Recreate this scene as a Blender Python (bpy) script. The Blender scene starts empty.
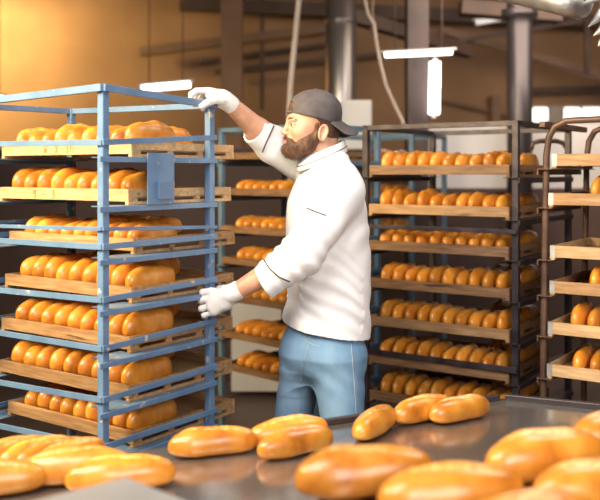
import bpy, bmesh, math, random
import numpy as np
from mathutils import Vector, Matrix
from mathutils.bvhtree import BVHTree

random.seed(7); np.random.seed(7)
SC = bpy.context.scene
COL = SC.collection
R = math.radians

# ------------------------------------------------------------------ camera, world, lights, exposure
F_PX, HOR, CAMZ = 870.0, 172.0, 1.55
cd = bpy.data.cameras.new('camera'); cam = bpy.data.objects.new('camera', cd); COL.objects.link(cam)
cam.location = (0, 0, CAMZ); cam.rotation_euler = (math.pi / 2, 0, 0)
cd.sensor_width = 36; cd.lens = 36 * F_PX / 600
cd.shift_y = -(250 - HOR) / 600
cd.clip_start = 0.05; cd.clip_end = 100
cd.dof.use_dof = True; cd.dof.focus_distance = 3.0; cd.dof.aperture_fstop = 2.1
SC.camera = cam

SC.view_settings.view_transform = 'Standard'
SC.view_settings.look = 'None'
SC.view_settings.gamma = 1
SC.view_settings.use_curve_mapping = False
SC.view_settings.exposure = 0.2

w = bpy.data.worlds.new('world'); SC.world = w; w.use_nodes = True
w.node_tree.nodes['Background'].inputs[0].default_value = (1.0, 0.90, 0.85, 1)
w.node_tree.nodes['Background'].inputs[1].default_value = 0.14

def area(name, loc, target, size, power, color, size_y=None, spread=180):
    l = bpy.data.lights.new(name, 'AREA'); l.energy = power; l.color = color
    l.shape = 'RECTANGLE'; l.size = size; l.size_y = size_y or size; l.spread = R(spread)
    o = bpy.data.objects.new(name, l); COL.objects.link(o); o.location = loc
    o.rotation_euler = (Vector(target) - Vector(loc)).to_track_quat('-Z', 'Y').to_euler()
    return o
area('ceiling_softlight', (-1.1, 0.9, 3.3), (0.0, 3.0, 1.0), 1.8, 50, (1.0, 0.965, 0.93), spread=120)
area('front_softlight', (1.3, -1.2, 2.6), (0.7, 3.5, 0.9), 1.8, 34, (1.0, 0.955, 0.92), spread=100)
area('ceiling_backlight', (1.6, 3.3, 3.3), (0.6, 3.0, 0.9), 1.4, 26, (1.0, 0.93, 0.86), 0.8)
area('added_warm_fill', (-2.1, 1.9, 2.7), (-0.75, 3.0, 1.6), 0.9, 62, (1.0, 0.78, 0.42), spread=110)  # added warm lamp imitating lens glow over the blue rack; no window there
area('added_wall_glow', (-4.3, 9.5, 3.75), (-4.2, 11.0, 3.6), 1.0, 230, (1.0, 0.74, 0.30))  # added lamp that paints the upper left lens glow onto the back wall
area('hall_light', (2.2, 6.2, 3.6), (2.6, 10.5, 1.7), 2.5, 120, (1.0, 0.84, 0.68))

# ------------------------------------------------------------------ helpers
def W(px, py, D):
    return Vector(((px - 300) / F_PX * D, D, CAMZ - (py - HOR) / F_PX * D))
def zat(py, D): return CAMZ - (py - HOR) / F_PX * D

def new_mat(name, rough=0.5, metal=0.0, color=(0.5, 0.5, 0.5)):
    m = bpy.data.materials.new(name); m.use_nodes = True
    b = m.node_tree.nodes['Principled BSDF']
    b.inputs['Base Color'].default_value = (*color, 1); b.inputs['Roughness'].default_value = rough
    b.inputs['Metallic'].default_value = metal
    return m, m.node_tree, b
def noise_mat(name, c1, c2, scale=8, stretch=(1, 1, 1), rough=0.5, metal=0.0, bump=0.1, bscale=None, detail=6, coat=0.0, c3=None, p=(0.35, 0.65), bdist=0.01, spots=None, per_object=0.0):
    m, t, b = new_mat(name, rough, metal)
    n, l = t.nodes, t.links
    tc = n.new('ShaderNodeTexCoord'); mp = n.new('ShaderNodeMapping'); mp.inputs['Scale'].default_value = stretch
    l.new(tc.outputs['Object'], mp.inputs['Vector'])
    oi = n.new('ShaderNodeObjectInfo')
    ad = n.new('ShaderNodeVectorMath'); ad.operation = 'MULTIPLY_ADD'
    l.new(oi.outputs['Random'], ad.inputs[0]); ad.inputs[1].default_value = (17, 31, 23); l.new(mp.outputs[0], ad.inputs[2])
    nz = n.new('ShaderNodeTexNoise'); nz.inputs['Scale'].default_value = scale; nz.inputs['Detail'].default_value = detail
    l.new(ad.outputs[0], nz.inputs['Vector'])
    cr = n.new('ShaderNodeValToRGB'); cr.color_ramp.elements[0].position = p[0]; cr.color_ramp.elements[1].position = p[1]
    cr.color_ramp.elements[0].color = (*c1, 1); cr.color_ramp.elements[1].color = (*c2, 1)
    if c3: e = cr.color_ramp.elements.new(0.9); e.color = (*c3, 1)
    l.new(nz.outputs['Fac'], cr.inputs[0])
    out = cr.outputs[0]
    if spots:
        n2 = n.new('ShaderNodeTexNoise'); n2.inputs['Scale'].default_value = spots[1]; n2.inputs['Detail'].default_value = 8
        l.new(ad.outputs[0], n2.inputs['Vector'])
        r2 = n.new('ShaderNodeValToRGB'); r2.color_ramp.elements[0].position = spots[2]; r2.color_ramp.elements[1].position = spots[2] + 0.04
        l.new(n2.outputs['Fac'], r2.inputs[0])
        mx = n.new('ShaderNodeMixRGB'); l.new(r2.outputs[0], mx.inputs[0]); l.new(out, mx.inputs[1]); mx.inputs[2].default_value = (*spots[0], 1)
        out = mx.outputs[0]
    if per_object:
        hs = n.new('ShaderNodeHueSaturation'); mr = n.new('ShaderNodeMapRange')
        mr.inputs['To Min'].default_value = 1 - per_object; mr.inputs['To Max'].default_value = 1 + per_object
        l.new(oi.outputs['Random'], mr.inputs['Value']); l.new(mr.outputs[0], hs.inputs['Value']); l.new(out, hs.inputs['Color']); out = hs.outputs[0]
    l.new(out, b.inputs['Base Color'])
    if bump:
        nb = n.new('ShaderNodeTexNoise'); nb.inputs['Scale'].default_value = bscale or scale * 4; nb.inputs['Detail'].default_value = 5
        l.new(ad.outputs[0], nb.inputs['Vector'])
        bp = n.new('ShaderNodeBump'); bp.inputs['Strength'].default_value = bump; bp.inputs['Distance'].default_value = bdist
        l.new(nb.outputs['Fac'], bp.inputs['Height']); l.new(bp.outputs[0], b.inputs['Normal'])
    b.inputs['Coat Weight'].default_value = coat
    b.inputs['Coat Roughness'].default_value = 0.25
    return m
def emit_mat(name, color, s):
    m, t, b = new_mat(name, 0.4, 0, color)
    b.inputs['Emission Color'].default_value = (*color, 1); b.inputs['Emission Strength'].default_value = s
    return m

def raw(name, verts, faces, mat, parent=None, smooth=False, origin=None):
    me = bpy.data.meshes.new(name)
    v = np.asarray(verts, dtype=np.float64)
    if origin is not None: v = v - np.asarray(origin)
    me.from_pydata([tuple(p) for p in v], [], [tuple(int(i) for i in f) for f in faces])
    if smooth: me.polygons.foreach_set('use_smooth', [True] * len(me.polygons))
    me.materials.append(mat); me.update()
    o = bpy.data.objects.new(name, me); COL.objects.link(o)
    if parent: o.parent = parent
    return o
def frombm(name, bm, mat, parent=None, smooth=False):
    me = bpy.data.meshes.new(name); bmesh.ops.recalc_face_normals(bm, faces=bm.faces); bm.to_mesh(me); bm.free()
    if smooth: me.polygons.foreach_set('use_smooth', [True] * len(me.polygons))
    me.materials.append(mat)
    o = bpy.data.objects.new(name, me); COL.objects.link(o)
    if parent: o.parent = parent
    return o
def empty(name, loc, rz=0, label=None, cat=None, group=None):
    o = bpy.data.objects.new(name, None); COL.objects.link(o); o.location = loc; o.rotation_euler = (0, 0, rz)
    o.empty_display_size = 0.1
    tag(o, label, cat, group); return o
def tag(o, label=None, cat=None, group=None, kind=None):
    if label: o['label'] = label
    if cat: o['category'] = cat
    if group: o['group'] = group
    if kind: o['kind'] = kind
    return o
def loc_of(parent): return parent.location.copy() if parent is not None else Vector((0, 0, 0))
def to_local(parent, p):
    p = Vector(p)
    if parent is None: return p
    q = p - parent.location
    return Matrix.Rotation(-parent.rotation_euler.z, 3, 'Z') @ q
def add_bar(bm, a, b, wd, ht, up=(0, 0, 1), bev=0.0):
    """box beam from a to b, wd across, ht along 'up'"""
    a = Vector(a); b = Vector(b); d = (b - a); L = d.length; d.normalize()
    u = Vector(up); u = (u - d * u.dot(d))
    if u.length < 1e-5: u = Vector((1, 0, 0)) - d * d.x
    u.normalize(); s = d.cross(u)
    vs = []
    for t in (0, 1):
        c = a + d * L * t
        for i, j in ((-1, -1), (1, -1), (1, 1), (-1, 1)):
            vs.append(bm.verts.new(c + s * wd / 2 * i + u * ht / 2 * j))
    fs = [(0, 1, 2, 3), (7, 6, 5, 4), (0, 4, 5, 1), (1, 5, 6, 2), (2, 6, 7, 3), (3, 7, 4, 0)]
    ff = [bm.faces.new([vs[i] for i in f]) for f in fs]
    if bev:
        es = list({e for f in ff for e in f.edges})
        bmesh.ops.bevel(bm, geom=es, offset=bev, segments=2, affect='EDGES', profile=0.5)
def bar(name, a, b, wd, ht, mat, parent=None, up=(0, 0, 1), bev=0.0015):
    bm = bmesh.new(); add_bar(bm, to_local(parent, a), to_local(parent, b), wd, ht, up, bev)
    if parent is not None and parent.rotation_euler.z: pass
    return frombm(name, bm, mat, parent)
def add_tube(bm, pts, rad, seg=12, caps=True):
    pts = [Vector(p) for p in pts]; n = len(pts)
    rads = rad if isinstance(rad, (list, tuple)) else [rad] * n
    rings = []; prev = None
    for i, p in enumerate(pts):
        d = (pts[min(i + 1, n - 1)] - pts[max(i - 1, 0)]).normalized()
        if prev is None:
            s = d.orthogonal().normalized()
        else:
            s = (prev - d * prev.dot(d)).normalized()
        prev = s; u = d.cross(s)
        rings.append([bm.verts.new(p + (s * math.cos(2 * math.pi * k / seg) + u * math.sin(2 * math.pi * k / seg)) * rads[i]) for k in range(seg)])
    for a, b in zip(rings, rings[1:]):
        for k in range(seg): bm.faces.new((a[k], a[(k + 1) % seg], b[(k + 1) % seg], b[k]))
    if caps: bm.faces.new(rings[0][::-1]); bm.faces.new(rings[-1])
def tube(name, pts, rad, mat, parent=None, seg=12):
    bm = bmesh.new(); add_tube(bm, [to_local(parent, p) for p in pts], rad, seg)
    return frombm(name, bm, mat, parent, True)
def angle_bar(name, a, b, fl, th, mat, parent, in1, in2):
    """L-section: flanges of width fl run along in1 and in2 from the corner line a-b"""
    a = to_local(parent, a); b = to_local(parent, b); i1 = Vector(in1).normalized(); i2 = Vector(in2).normalized()
    prof = [Vector((0, 0, 0)), i1 * fl, i1 * fl + i2 * th, i1 * th + i2 * th, i1 * th + i2 * fl, i2 * fl]
    bm = bmesh.new(); r1 = [bm.verts.new(a + p) for p in prof]; r2 = [bm.verts.new(b + p) for p in prof]
    for k in range(6): bm.faces.new((r1[k], r1[(k + 1) % 6], r2[(k + 1) % 6], r2[k]))
    bm.faces.new(r1[::-1]); bm.faces.new(r2)
    return frombm(name, bm, mat, parent)
def prism(name, poly, z0, z1, mat, parent=None, bev=0.0):
    bm = bmesh.new(); lo = [bm.verts.new((x, y, z0)) for x, y in poly]; hi = [bm.verts.new((x, y, z1)) for x, y in poly]
    n = len(poly)
    for k in range(n): bm.faces.new((lo[k], lo[(k + 1) % n], hi[(k + 1) % n], hi[k]))
    bm.faces.new(lo[::-1]); bm.faces.new(hi)
    bmesh.ops.recalc_face_normals(bm, faces=bm.faces)
    if bev: bmesh.ops.bevel(bm, geom=list(bm.edges), offset=bev, segments=2, affect='EDGES')
    return frombm(name, bm, mat, parent)
def box(name, lo, hi, mat, parent=None, bev=0.0, kind=None):
    o = prism(name, [(lo[0], lo[1]), (hi[0], lo[1]), (hi[0], hi[1]), (lo[0], hi[1])], lo[2], hi[2], mat, parent, bev)
    if kind: o['kind'] = kind
    return o

# ------------------------------------------------------------------ materials
M = {}
M['blue'] = noise_mat('blue_paint', (0.095, 0.17, 0.29), (0.135, 0.225, 0.36), 9, rough=0.42, bump=0.15, bscale=60, bdist=0.002, spots=((0.45, 0.42, 0.38), 26, 0.66))
M['blue_far'] = noise_mat('light_blue_paint', (0.10, 0.165, 0.23), (0.14, 0.22, 0.29), 9, rough=0.45, bump=0.0)
M['dark'] = noise_mat('dark_rusty_steel', (0.035, 0.026, 0.028), (0.085, 0.065, 0.07), 14, rough=0.42, metal=0.4, bump=0.2, bscale=70, bdist=0.002, spots=((0.12, 0.085, 0.075), 18, 0.66))
M['brown_rack'] = noise_mat('brown_steel', (0.09, 0.05, 0.035), (0.16, 0.09, 0.06), 12, rough=0.4, metal=0.3, bump=0.1)
M['galv'] = noise_mat('galvanised_steel', (0.42, 0.40, 0.39), (0.58, 0.56, 0.55), 20, rough=0.5, metal=0.75, bump=0.05)
M['steel'] = noise_mat('worn_stainless', (0.33, 0.31, 0.30), (0.48, 0.455, 0.44), 2.2, (1, 1, 1), rough=0.16, metal=0.85, bump=0.05, bscale=40, bdist=0.002, spots=((0.38, 0.33, 0.3), 5, 0.6))
M['steel_box'] = noise_mat('matt_steel', (0.46, 0.45, 0.44), (0.56, 0.55, 0.54), 4, rough=0.45, metal=0.6, bump=0.03)
def wood(name, c1, c2, c3):
    return noise_mat(name, c1, c2, 4.5, (2.2, 14, 22), rough=0.62, bump=0.25, bscale=16, bdist=0.003, c3=c3, spots=((c1[0] * 0.45, c1[1] * 0.4, c1[2] * 0.4), 1.6, 0.68), per_object=0.14)
M['wood'] = wood('tray_wood', (0.30, 0.155, 0.065), (0.44, 0.26, 0.12), (0.55, 0.36, 0.19))
M['wood_pale'] = wood('pale_tray_wood', (0.44, 0.27, 0.13), (0.60, 0.40, 0.21), (0.70, 0.52, 0.31))
M['wood_dark'] = wood('dark_dimmed_tray_wood', (0.16, 0.08, 0.035), (0.28, 0.15, 0.07), (0.36, 0.22, 0.11))  # dark wood; for the rack behind the arms, shade put into the colour
M['paint_red'] = noise_mat('red_marking', (0.62, 0.12, 0.04), (0.7, 0.22, 0.08), 60, rough=0.7, bump=0)

def bread_mat():
    m, t, b = new_mat('golden_crust', 0.33)
    n, l = t.nodes, t.links
    tc = n.new('ShaderNodeTexCoord'); oi = n.new('ShaderNodeObjectInfo')
    ad = n.new('ShaderNodeVectorMath'); ad.operation = 'MULTIPLY_ADD'; l.new(oi.outputs['Random'], ad.inputs[0]); ad.inputs[1].default_value = (7, 13, 5); l.new(tc.outputs['Object'], ad.inputs[2])
    nz = n.new('ShaderNodeTexNoise'); nz.inputs['Scale'].default_value = 14; nz.inputs['Detail'].default_value = 6; nz.inputs['Roughness'].default_value = 0.6
    l.new(ad.outputs[0], nz.inputs['Vector'])
    cr = n.new('ShaderNodeValToRGB'); e = cr.color_ramp.elements
    e[0].position = 0.30; e[0].color = (0.44, 0.125, 0.012, 1); e[1].position = 0.70; e[1].color = (0.80, 0.36, 0.055, 1)
    k = e.new(0.48); k.color = (0.68, 0.245, 0.024, 1)
    l.new(nz.outputs['Fac'], cr.inputs[0])
    at = n.new('ShaderNodeAttribute'); at.attribute_name = 'pale'
    n2 = n.new('ShaderNodeTexNoise'); n2.inputs['Scale'].default_value = 75; n2.inputs['Detail'].default_value = 7; n2.inputs['Roughness'].default_value = 0.7; l.new(ad.outputs[0], n2.inputs['Vector'])
    mu = n.new('ShaderNodeMath'); mu.operation = 'MULTIPLY'; l.new(at.outputs['Fac'], mu.inputs[0])
    r2 = n.new('ShaderNodeMapRange'); r2.inputs['From Min'].default_value = 0.42; r2.inputs['From Max'].default_value = 0.62; l.new(n2.outputs['Fac'], r2.inputs['Value'])
    l.new(r2.outputs[0], mu.inputs[1])
    mx = n.new('ShaderNodeMixRGB'); l.new(mu.outputs[0], mx.inputs[0]); l.new(cr.outputs[0], mx.inputs[1]); mx.inputs[2].default_value = (0.92, 0.60, 0.24, 1)
    hs = n.new('ShaderNodeHueSaturation'); mr = n.new('ShaderNodeMapRange'); mr.inputs['To Min'].default_value = 0.72; mr.inputs['To Max'].default_value = 1.15
    l.new(oi.outputs['Random'], mr.inputs['Value']); l.new(mr.outputs[0], hs.inputs['Value']); l.new(mx.outputs[0], hs.inputs['Color'])
    l.new(hs.outputs[0], b.inputs['Base Color'])
    bp = n.new('ShaderNodeBump'); bp.inputs['Strength'].default_value = 0.25; bp.inputs['Distance'].default_value = 0.003
    l.new(n2.outputs['Fac'], bp.inputs['Height']); l.new(bp.outputs[0], b.inputs['Normal'])
    b.inputs['Coat Weight'].default_value = 0.5; b.inputs['Coat Roughness'].default_value = 0.2
    b.inputs['Specular IOR Level'].default_value = 0.5
    return m
M['bread'] = bread_mat()

# ------------------------------------------------------------------ the hall
M['wallb'] = noise_mat('brown_plaster', (0.29, 0.165, 0.095), (0.42, 0.25, 0.145), 0.8, rough=0.85, bump=0.2, bscale=8)
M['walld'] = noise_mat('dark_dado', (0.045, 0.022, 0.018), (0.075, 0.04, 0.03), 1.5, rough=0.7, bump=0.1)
M['roof'] = noise_mat('brown_roof_boards', (0.12, 0.06, 0.028), (0.26, 0.13, 0.06), 1.2, (0.5, 4, 1), rough=0.85, bump=0.2)
M['floor'] = noise_mat('dark_tile_floor', (0.06, 0.04, 0.035), (0.11, 0.08, 0.07), 2, rough=0.45, bump=0.05)
M['beam'] = noise_mat('dark_beam_paint', (0.075, 0.045, 0.035), (0.12, 0.072, 0.055), 3, rough=0.6, bump=0.05)
M['beam_m'] = noise_mat('mauve_brown_paint', (0.05, 0.032, 0.03), (0.08, 0.05, 0.045), 3, rough=0.6, bump=0.05)
M['pillar2'] = noise_mat('warm_brown_paint', (0.26, 0.14, 0.07), (0.32, 0.18, 0.1), 3, rough=0.7, bump=0.05)
M['beam2'] = noise_mat('brown_beam_paint', (0.22, 0.13, 0.08), (0.29, 0.17, 0.11), 3, rough=0.6, bump=0.05)
M['white'] = noise_mat('white_tiles', (0.46, 0.435, 0.43), (0.56, 0.53, 0.52), 2, rough=0.4, bump=0.05)
box('floor', (-6, -2.5, -0.1), (7, 11.2, 0), M['floor'], kind='structure')
box('wall_back', (-6, 11.0, 0), (7, 11.2, 4.2), M['wallb'], kind='structure')
box('wall_left', (-6.2, -2.5, 0), (-6, 11.2, 4.2), M['wallb'], kind='structure')
box('wall_right', (7, -2.5, 0), (7.2, 11.2, 4.2), M['wallb'], kind='structure')
box('ceiling', (-6, -2.5, 3.9), (7, 11.2, 4.1), M['roof'], kind='structure')
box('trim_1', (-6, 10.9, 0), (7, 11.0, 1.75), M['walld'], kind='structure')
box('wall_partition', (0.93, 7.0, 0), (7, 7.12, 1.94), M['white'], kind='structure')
box('trim_90', (0.92, 6.93, 0), (7, 7.0, 1.42), M['walld'], kind='structure')  # dark board added over the partition to keep gaps between racks dark
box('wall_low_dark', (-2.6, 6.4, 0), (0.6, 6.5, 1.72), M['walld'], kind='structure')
box('trim_2', (-0.47, 5.95, 0.05), (-0.08, 6.0, 0.66), M['white'], kind='structure')

M['pane'] = emit_mat('bright_daylight', (1.0, 0.98, 0.95), 2.2)
M['frame'] = noise_mat('pale_window_frame', (0.5, 0.42, 0.36), (0.6, 0.5, 0.44), 4, rough=0.6, bump=0)
for i, (x0, x1) in enumerate(((532, 546), (548, 560), (563, 578), (581, 598), (601, 618))):
    y0, y1 = 108.5, 121.5
    a = W(x0, y1, 10.98); b = W(x1, y0, 10.98)
    fr = empty('window_%d' % (i + 1), (a.x, 10.98, a.z)); fr['kind'] = 'structure'
    bx = box('window_frame', (-0.03, -0.06, -0.03), (b.x - a.x + 0.03, -0.01, b.z - a.z + 0.03), M['frame'], fr)
    box('window_pane', (0, -0.075, 0), (b.x - a.x, -0.062, b.z - a.z), M['pane'] if i != 1 else M['frame'], fr)

def sbar(name, p, q, wd, ht, mat):
    o = bar(name, p, q, wd, ht, mat, None, bev=0.004); o['kind'] = 'structure'; return o
# roof beams and pipes
n_tr = [2]
def trim(p, q, wd, ht, mat='beam'):
    n_tr[0] += 1; return sbar('trim_%d' % n_tr[0], p, q, wd, ht, M[mat])
trim(W(180, 4, 10.6), W(600, 22, 10.6), 0.12, 0.16, 'beam')
trim(W(140, 52, 10.7), W(330, 28, 10.7), 0.1, 0.11, 'beam2')
trim(W(200, 62, 10.8), W(330, 44, 10.8), 0.06, 0.05, 'beam')
trim(W(215, 72, 10.8), W(430, 50, 10.8), 0.06, 0.06, 'beam')
trim(W(350, 16, 8.2), W(470, 52, 8.8), 0.14, 0.12, 'beam')
trim(W(455, 41, 9.5), W(640, 12, 9.5), 0.05, 0.05, 'beam')
trim(W(440, 30, 10.2), W(640, 86, 10.2), 0.1, 0.09, 'beam2')
trim(W(525, 91, 10.8), W(640, 88, 10.8), 0.06, 0.08, 'beam')
trim(W(410, 92, 10.85), W(520, 118, 10.85), 0.05, 0.04, 'beam2')
trim(W(460, 8, 7.6), W(560, 16, 7.6), 0.2, 0.12, 'beam')
trim(W(587, 20, 9.4), W(587, 74, 9.4), 0.05, 0.05, 'beam')
trim(W(262, -20, 10.7), W(262, 110, 10.7), 0.05, 0.05, 'beam')
trim(W(494, 96, 10.8), W(494, 125, 10.8), 0.25, 0.1, 'beam2')
for yy in (5.6, 7.2, 8.8, 10.2):
    trim((-6, yy, 3.82), (7, yy, 3.82), 0.14, 0.16, 'beam')
box('pillar', (0.80, 6.45, 0), (0.955, 6.65, 3.9), M['beam_m'], kind='structure')
box('pillar', (-0.82, 9.0, 0), (-0.60, 9.2, 3.9), M['pillar2'], kind='structure')

# ducts
M['duct'] = noise_mat('duct_steel', (0.34, 0.31, 0.31), (0.5, 0.47, 0.46), 1.2, (1, 1, 0.2), rough=0.33, metal=0.85, bump=0.03)
M['duct_dark'] = noise_mat('dark_duct_steel', (0.06, 0.05, 0.055), (0.10, 0.085, 0.09), 1.2, (1, 1, 0.2), rough=0.35, metal=0.7, bump=0.03)
d1 = empty('ventilation_duct', (0.33, 7.05, 0), 0, 'wide bright round steel duct rising behind the white cabinet', 'duct')
tube('pipe', [(0.33, 7.05, 0.0), (0.33, 7.05, 3.9)], 0.125, M['duct'], d1, 32)
for z in (1.2, 2.75): tube('collar', [(0.33, 7.05, z), (0.33, 7.05, z + 0.035)], 0.135, M['duct'], d1, 32)
d2 = empty('ventilation_duct', (1.665, 6.6, 0), 0, 'dark round steel duct beside the bright high windows', 'duct')
tube('pipe', [(1.665, 6.6, 0.0), (1.665, 6.6, 3.9)], 0.095, M['duct_dark'], d2, 32)
tube('flange', [(1.665, 6.6, zat(18, 6.6)), (1.665, 6.6, zat(10, 6.6))], 0.135, M['duct_dark'], d2, 32)
M['cab'] = noise_mat('white_enamel', (0.60, 0.58, 0.57), (0.66, 0.64, 0.62), 3, rough=0.4, bump=0)
cb = empty('electrical_cabinet', (0.435, 6.55, 0), 0, 'tall white metal cabinet in front of the bright steel duct', 'cabinet')
box('body', (-0.13, 0, 0), (0.105, 0.2, zat(100, 6.55)), M['cab'], cb, 0.006)
box('door', (-0.12, -0.012, 0.1), (0.095, 0.0, zat(102, 6.55)), M['cab'], cb, 0.003)
box('handle', (0.07, -0.03, 1.1), (0.085, -0.012, 1.22), M['dark'], cb, 0.002)
# slanting pole and cable
tag(tube('conduit_pole', [W(301, -30, 5.9), W(299, 0, 5.9), W(290.5, 84, 5.9), W(289, 110, 5.9), W(289, 900, 5.9) if False else Vector((-0.075, 5.9, 0.0))], 0.020, M['frame'], None, 14), 'pale grey slanting pole just behind the cap of the baker', 'pole')
pts = [(363, -30), (365, 0), (368, 14), (374, 24), (376, 40), (380, 62), (386, 86), (394, 104), (402, 120), (408, 140)]
cb2 = tag(tube('hanging_cable', [W(x, y, 6.2) for x, y in pts], 0.011, M['frame'], None, 8), 'thin pale cable hanging in a curve beside the bright duct', 'cable')
tag(tube('hanging_cable', [W(x, y, 6.22) for x, y in ((374, -30), (373, 0), (372, 12), (374, 25), (373, 30))], 0.009, M['beam2'], None, 8), 'short brown cable hanging down to meet the pale one', 'cable')
box('junction_box', tuple(W(371, 33, 6.24)), tuple(W(376, 25, 6.29)), M['beam'])
tag(bpy.data.objects['junction_box'], 'small dark junction box where two hanging cables meet', 'junction box')

# fluorescent lamps
M['tube'] = emit_mat('lit_tube', (1.0, 0.99, 0.96), 5.0)
M['tube_dim'] = emit_mat('dim_tube', (0.9, 0.88, 0.86), 0.35)
def lamp(a, b, wd, label, mat='tube', group=None, hang=True):
    mid = (a + b) / 2; t = empty('fluorescent_lamp', mid, 0, label, 'lamp')
    tube('light_tube', [a, b], wd / 2, M[mat], t, 16)
    d = (b - a).normalized(); off = Vector((0, 0.03, 0.0)) if abs(d.z) > 0.9 else Vector((0, 0.0, wd * 0.62))
    bar('lamp_housing', a - d * 0.03 + off, b + d * 0.03 + off, wd * 0.9, wd * 0.35, M['cab'], t)
    if hang:
        for s in (0.15, 0.85):
            p = a.lerp(b, s) + off; tube('hanger', [p, Vector((p.x, p.y, 3.89))], 0.005, M['beam'], t, 6)
    return t
lamp(W(385, 55, 6.2), W(452, 52, 6.2), 0.036, 'long lit lamp tube hanging level beside the dark pillar')
lamp(W(142, 88.5, 7.6), W(190, 84.5, 7.6), 0.055, 'lit lamp tube glowing just above the corner of the blue rack')
lamp(W(-14, 99, 7.6), W(2, 98.5, 7.6), 0.05, 'lit lamp tube end seen under the top left rail of the blue rack')
lamp(W(476, 23, 8.5), W(503, 18, 8.5), 0.05, 'dim lamp tube up between the dark duct and the roof beam', 'tube_dim')
v = lamp(W(435, 62, 6.4), W(434, 114, 6.4), 0.082, 'upright lit lamp tube mounted on the side of the dark pillar', hang=False)
bar('wall_bracket', W(434, 85, 6.48), W(424, 85, 6.48), 0.03, 0.03, M['beam'], v)

# big steel fixture top right
fx = empty('overhead_housing', W(540, 2, 3.5), 0, 'long galvanised steel housing with rounded end hanging at the top right', 'fixture')
bm = bmesh.new()
A, B = to_local(fx, W(415, -30, 3.9)), to_local(fx, W(583, 9, 3.3))
dv = (B - A).normalized(); sv = dv.cross(Vector((0, 0, 1))).normalized(); uv = sv.cross(dv)
prof = [(-0.10, 0.03), (-0.10, -0.005), (-0.085, -0.03), (-0.05, -0.043), (0.05, -0.043), (0.085, -0.03), (0.10, -0.005), (0.10, 0.03)]
rings = []
L = (B - A).length
for s, k in [(0, 1)] + [(i / 8, 1) for i in range(1, 8)] + [(0.955, 1), (0.975, 0.93), (0.99, 0.78), (1.0, 0.5)]:
    rings.append([bm.verts.new(A + dv * L * s + sv * x * k + uv * (0.03 + (z - 0.03) * k)) for x, z in prof])
for a, b in zip(rings, rings[1:]):
    for k in range(8): bm.faces.new((a[k], a[(k + 1) % 8], b[(k + 1) % 8], b[k]))
bm.faces.new(rings[0][::-1]); bm.faces.new(rings[-1])
frombm('housing', bm, M['galv'], fx, True)
bm = bmesh.new(); add_bar(bm, A + dv * 0.02 + uv * 0.045, B - dv * 0.07 + uv * 0.045, 0.15, 0.028, uv, 0.004); frombm('cover_plate', bm, M['cab'], fx)
for s in (0.35, 0.62, 0.88):
    c = A + dv * L * s; bm = bmesh.new(); add_bar(bm, c - sv * 0.104 + uv * -0.02, c - sv * 0.104 + uv * 0.07, 0.03, 0.006, sv, 0.001); frombm('clip', bm, M['galv'], fx)
bm = bmesh.new(); add_tube(bm, [B + Vector((-0.25, 0, 0.05)), B + Vector((-0.25, 0, 1.6))], 0.008, 8); frombm('hanging_rod', bm, M['galv'], fx)
bm = bmesh.new(); add_tube(bm, [B + Vector((-0.02, 0, 0.01)), B + Vector((0.03, 0.0, 0.03)), B + Vector((0.3, -0.05, 0.12))], 0.009, 8); frombm('side_arm', bm, M['galv'], fx)
M['foil'] = noise_mat('crumpled_foil', (0.55, 0.55, 0.53), (0.7, 0.7, 0.68), 30, rough=0.4, metal=0.6, bump=0.3)
ft = tag(empty('foil_fringe', W(603, 10, 3.45), 0), 'ragged silver foil fringe at the right end of the steel housing', 'foil')
for pts_ in (((603, 10), (596, 20), (588, 27)), ((606, 24), (600, 31), (593, 36)), ((606, 38), (601, 43), (598, 46))):
    bm = bmesh.new(); P = [to_local(ft, W(x, y, 3.45)) for x, y in pts_]
    add_tube(bm, P, [0.02, 0.014, 0.001], 6); frombm('foil_shred', bm, M['foil'], ft)
bm = bmesh.new(); add_tube(bm, [to_local(ft, W(604, -14, 3.45)), to_local(ft, W(605, 10, 3.45)), to_local(ft, W(607, 40, 3.45))], 0.02, 8); frombm('cord', bm, M['galv'], ft)

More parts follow.
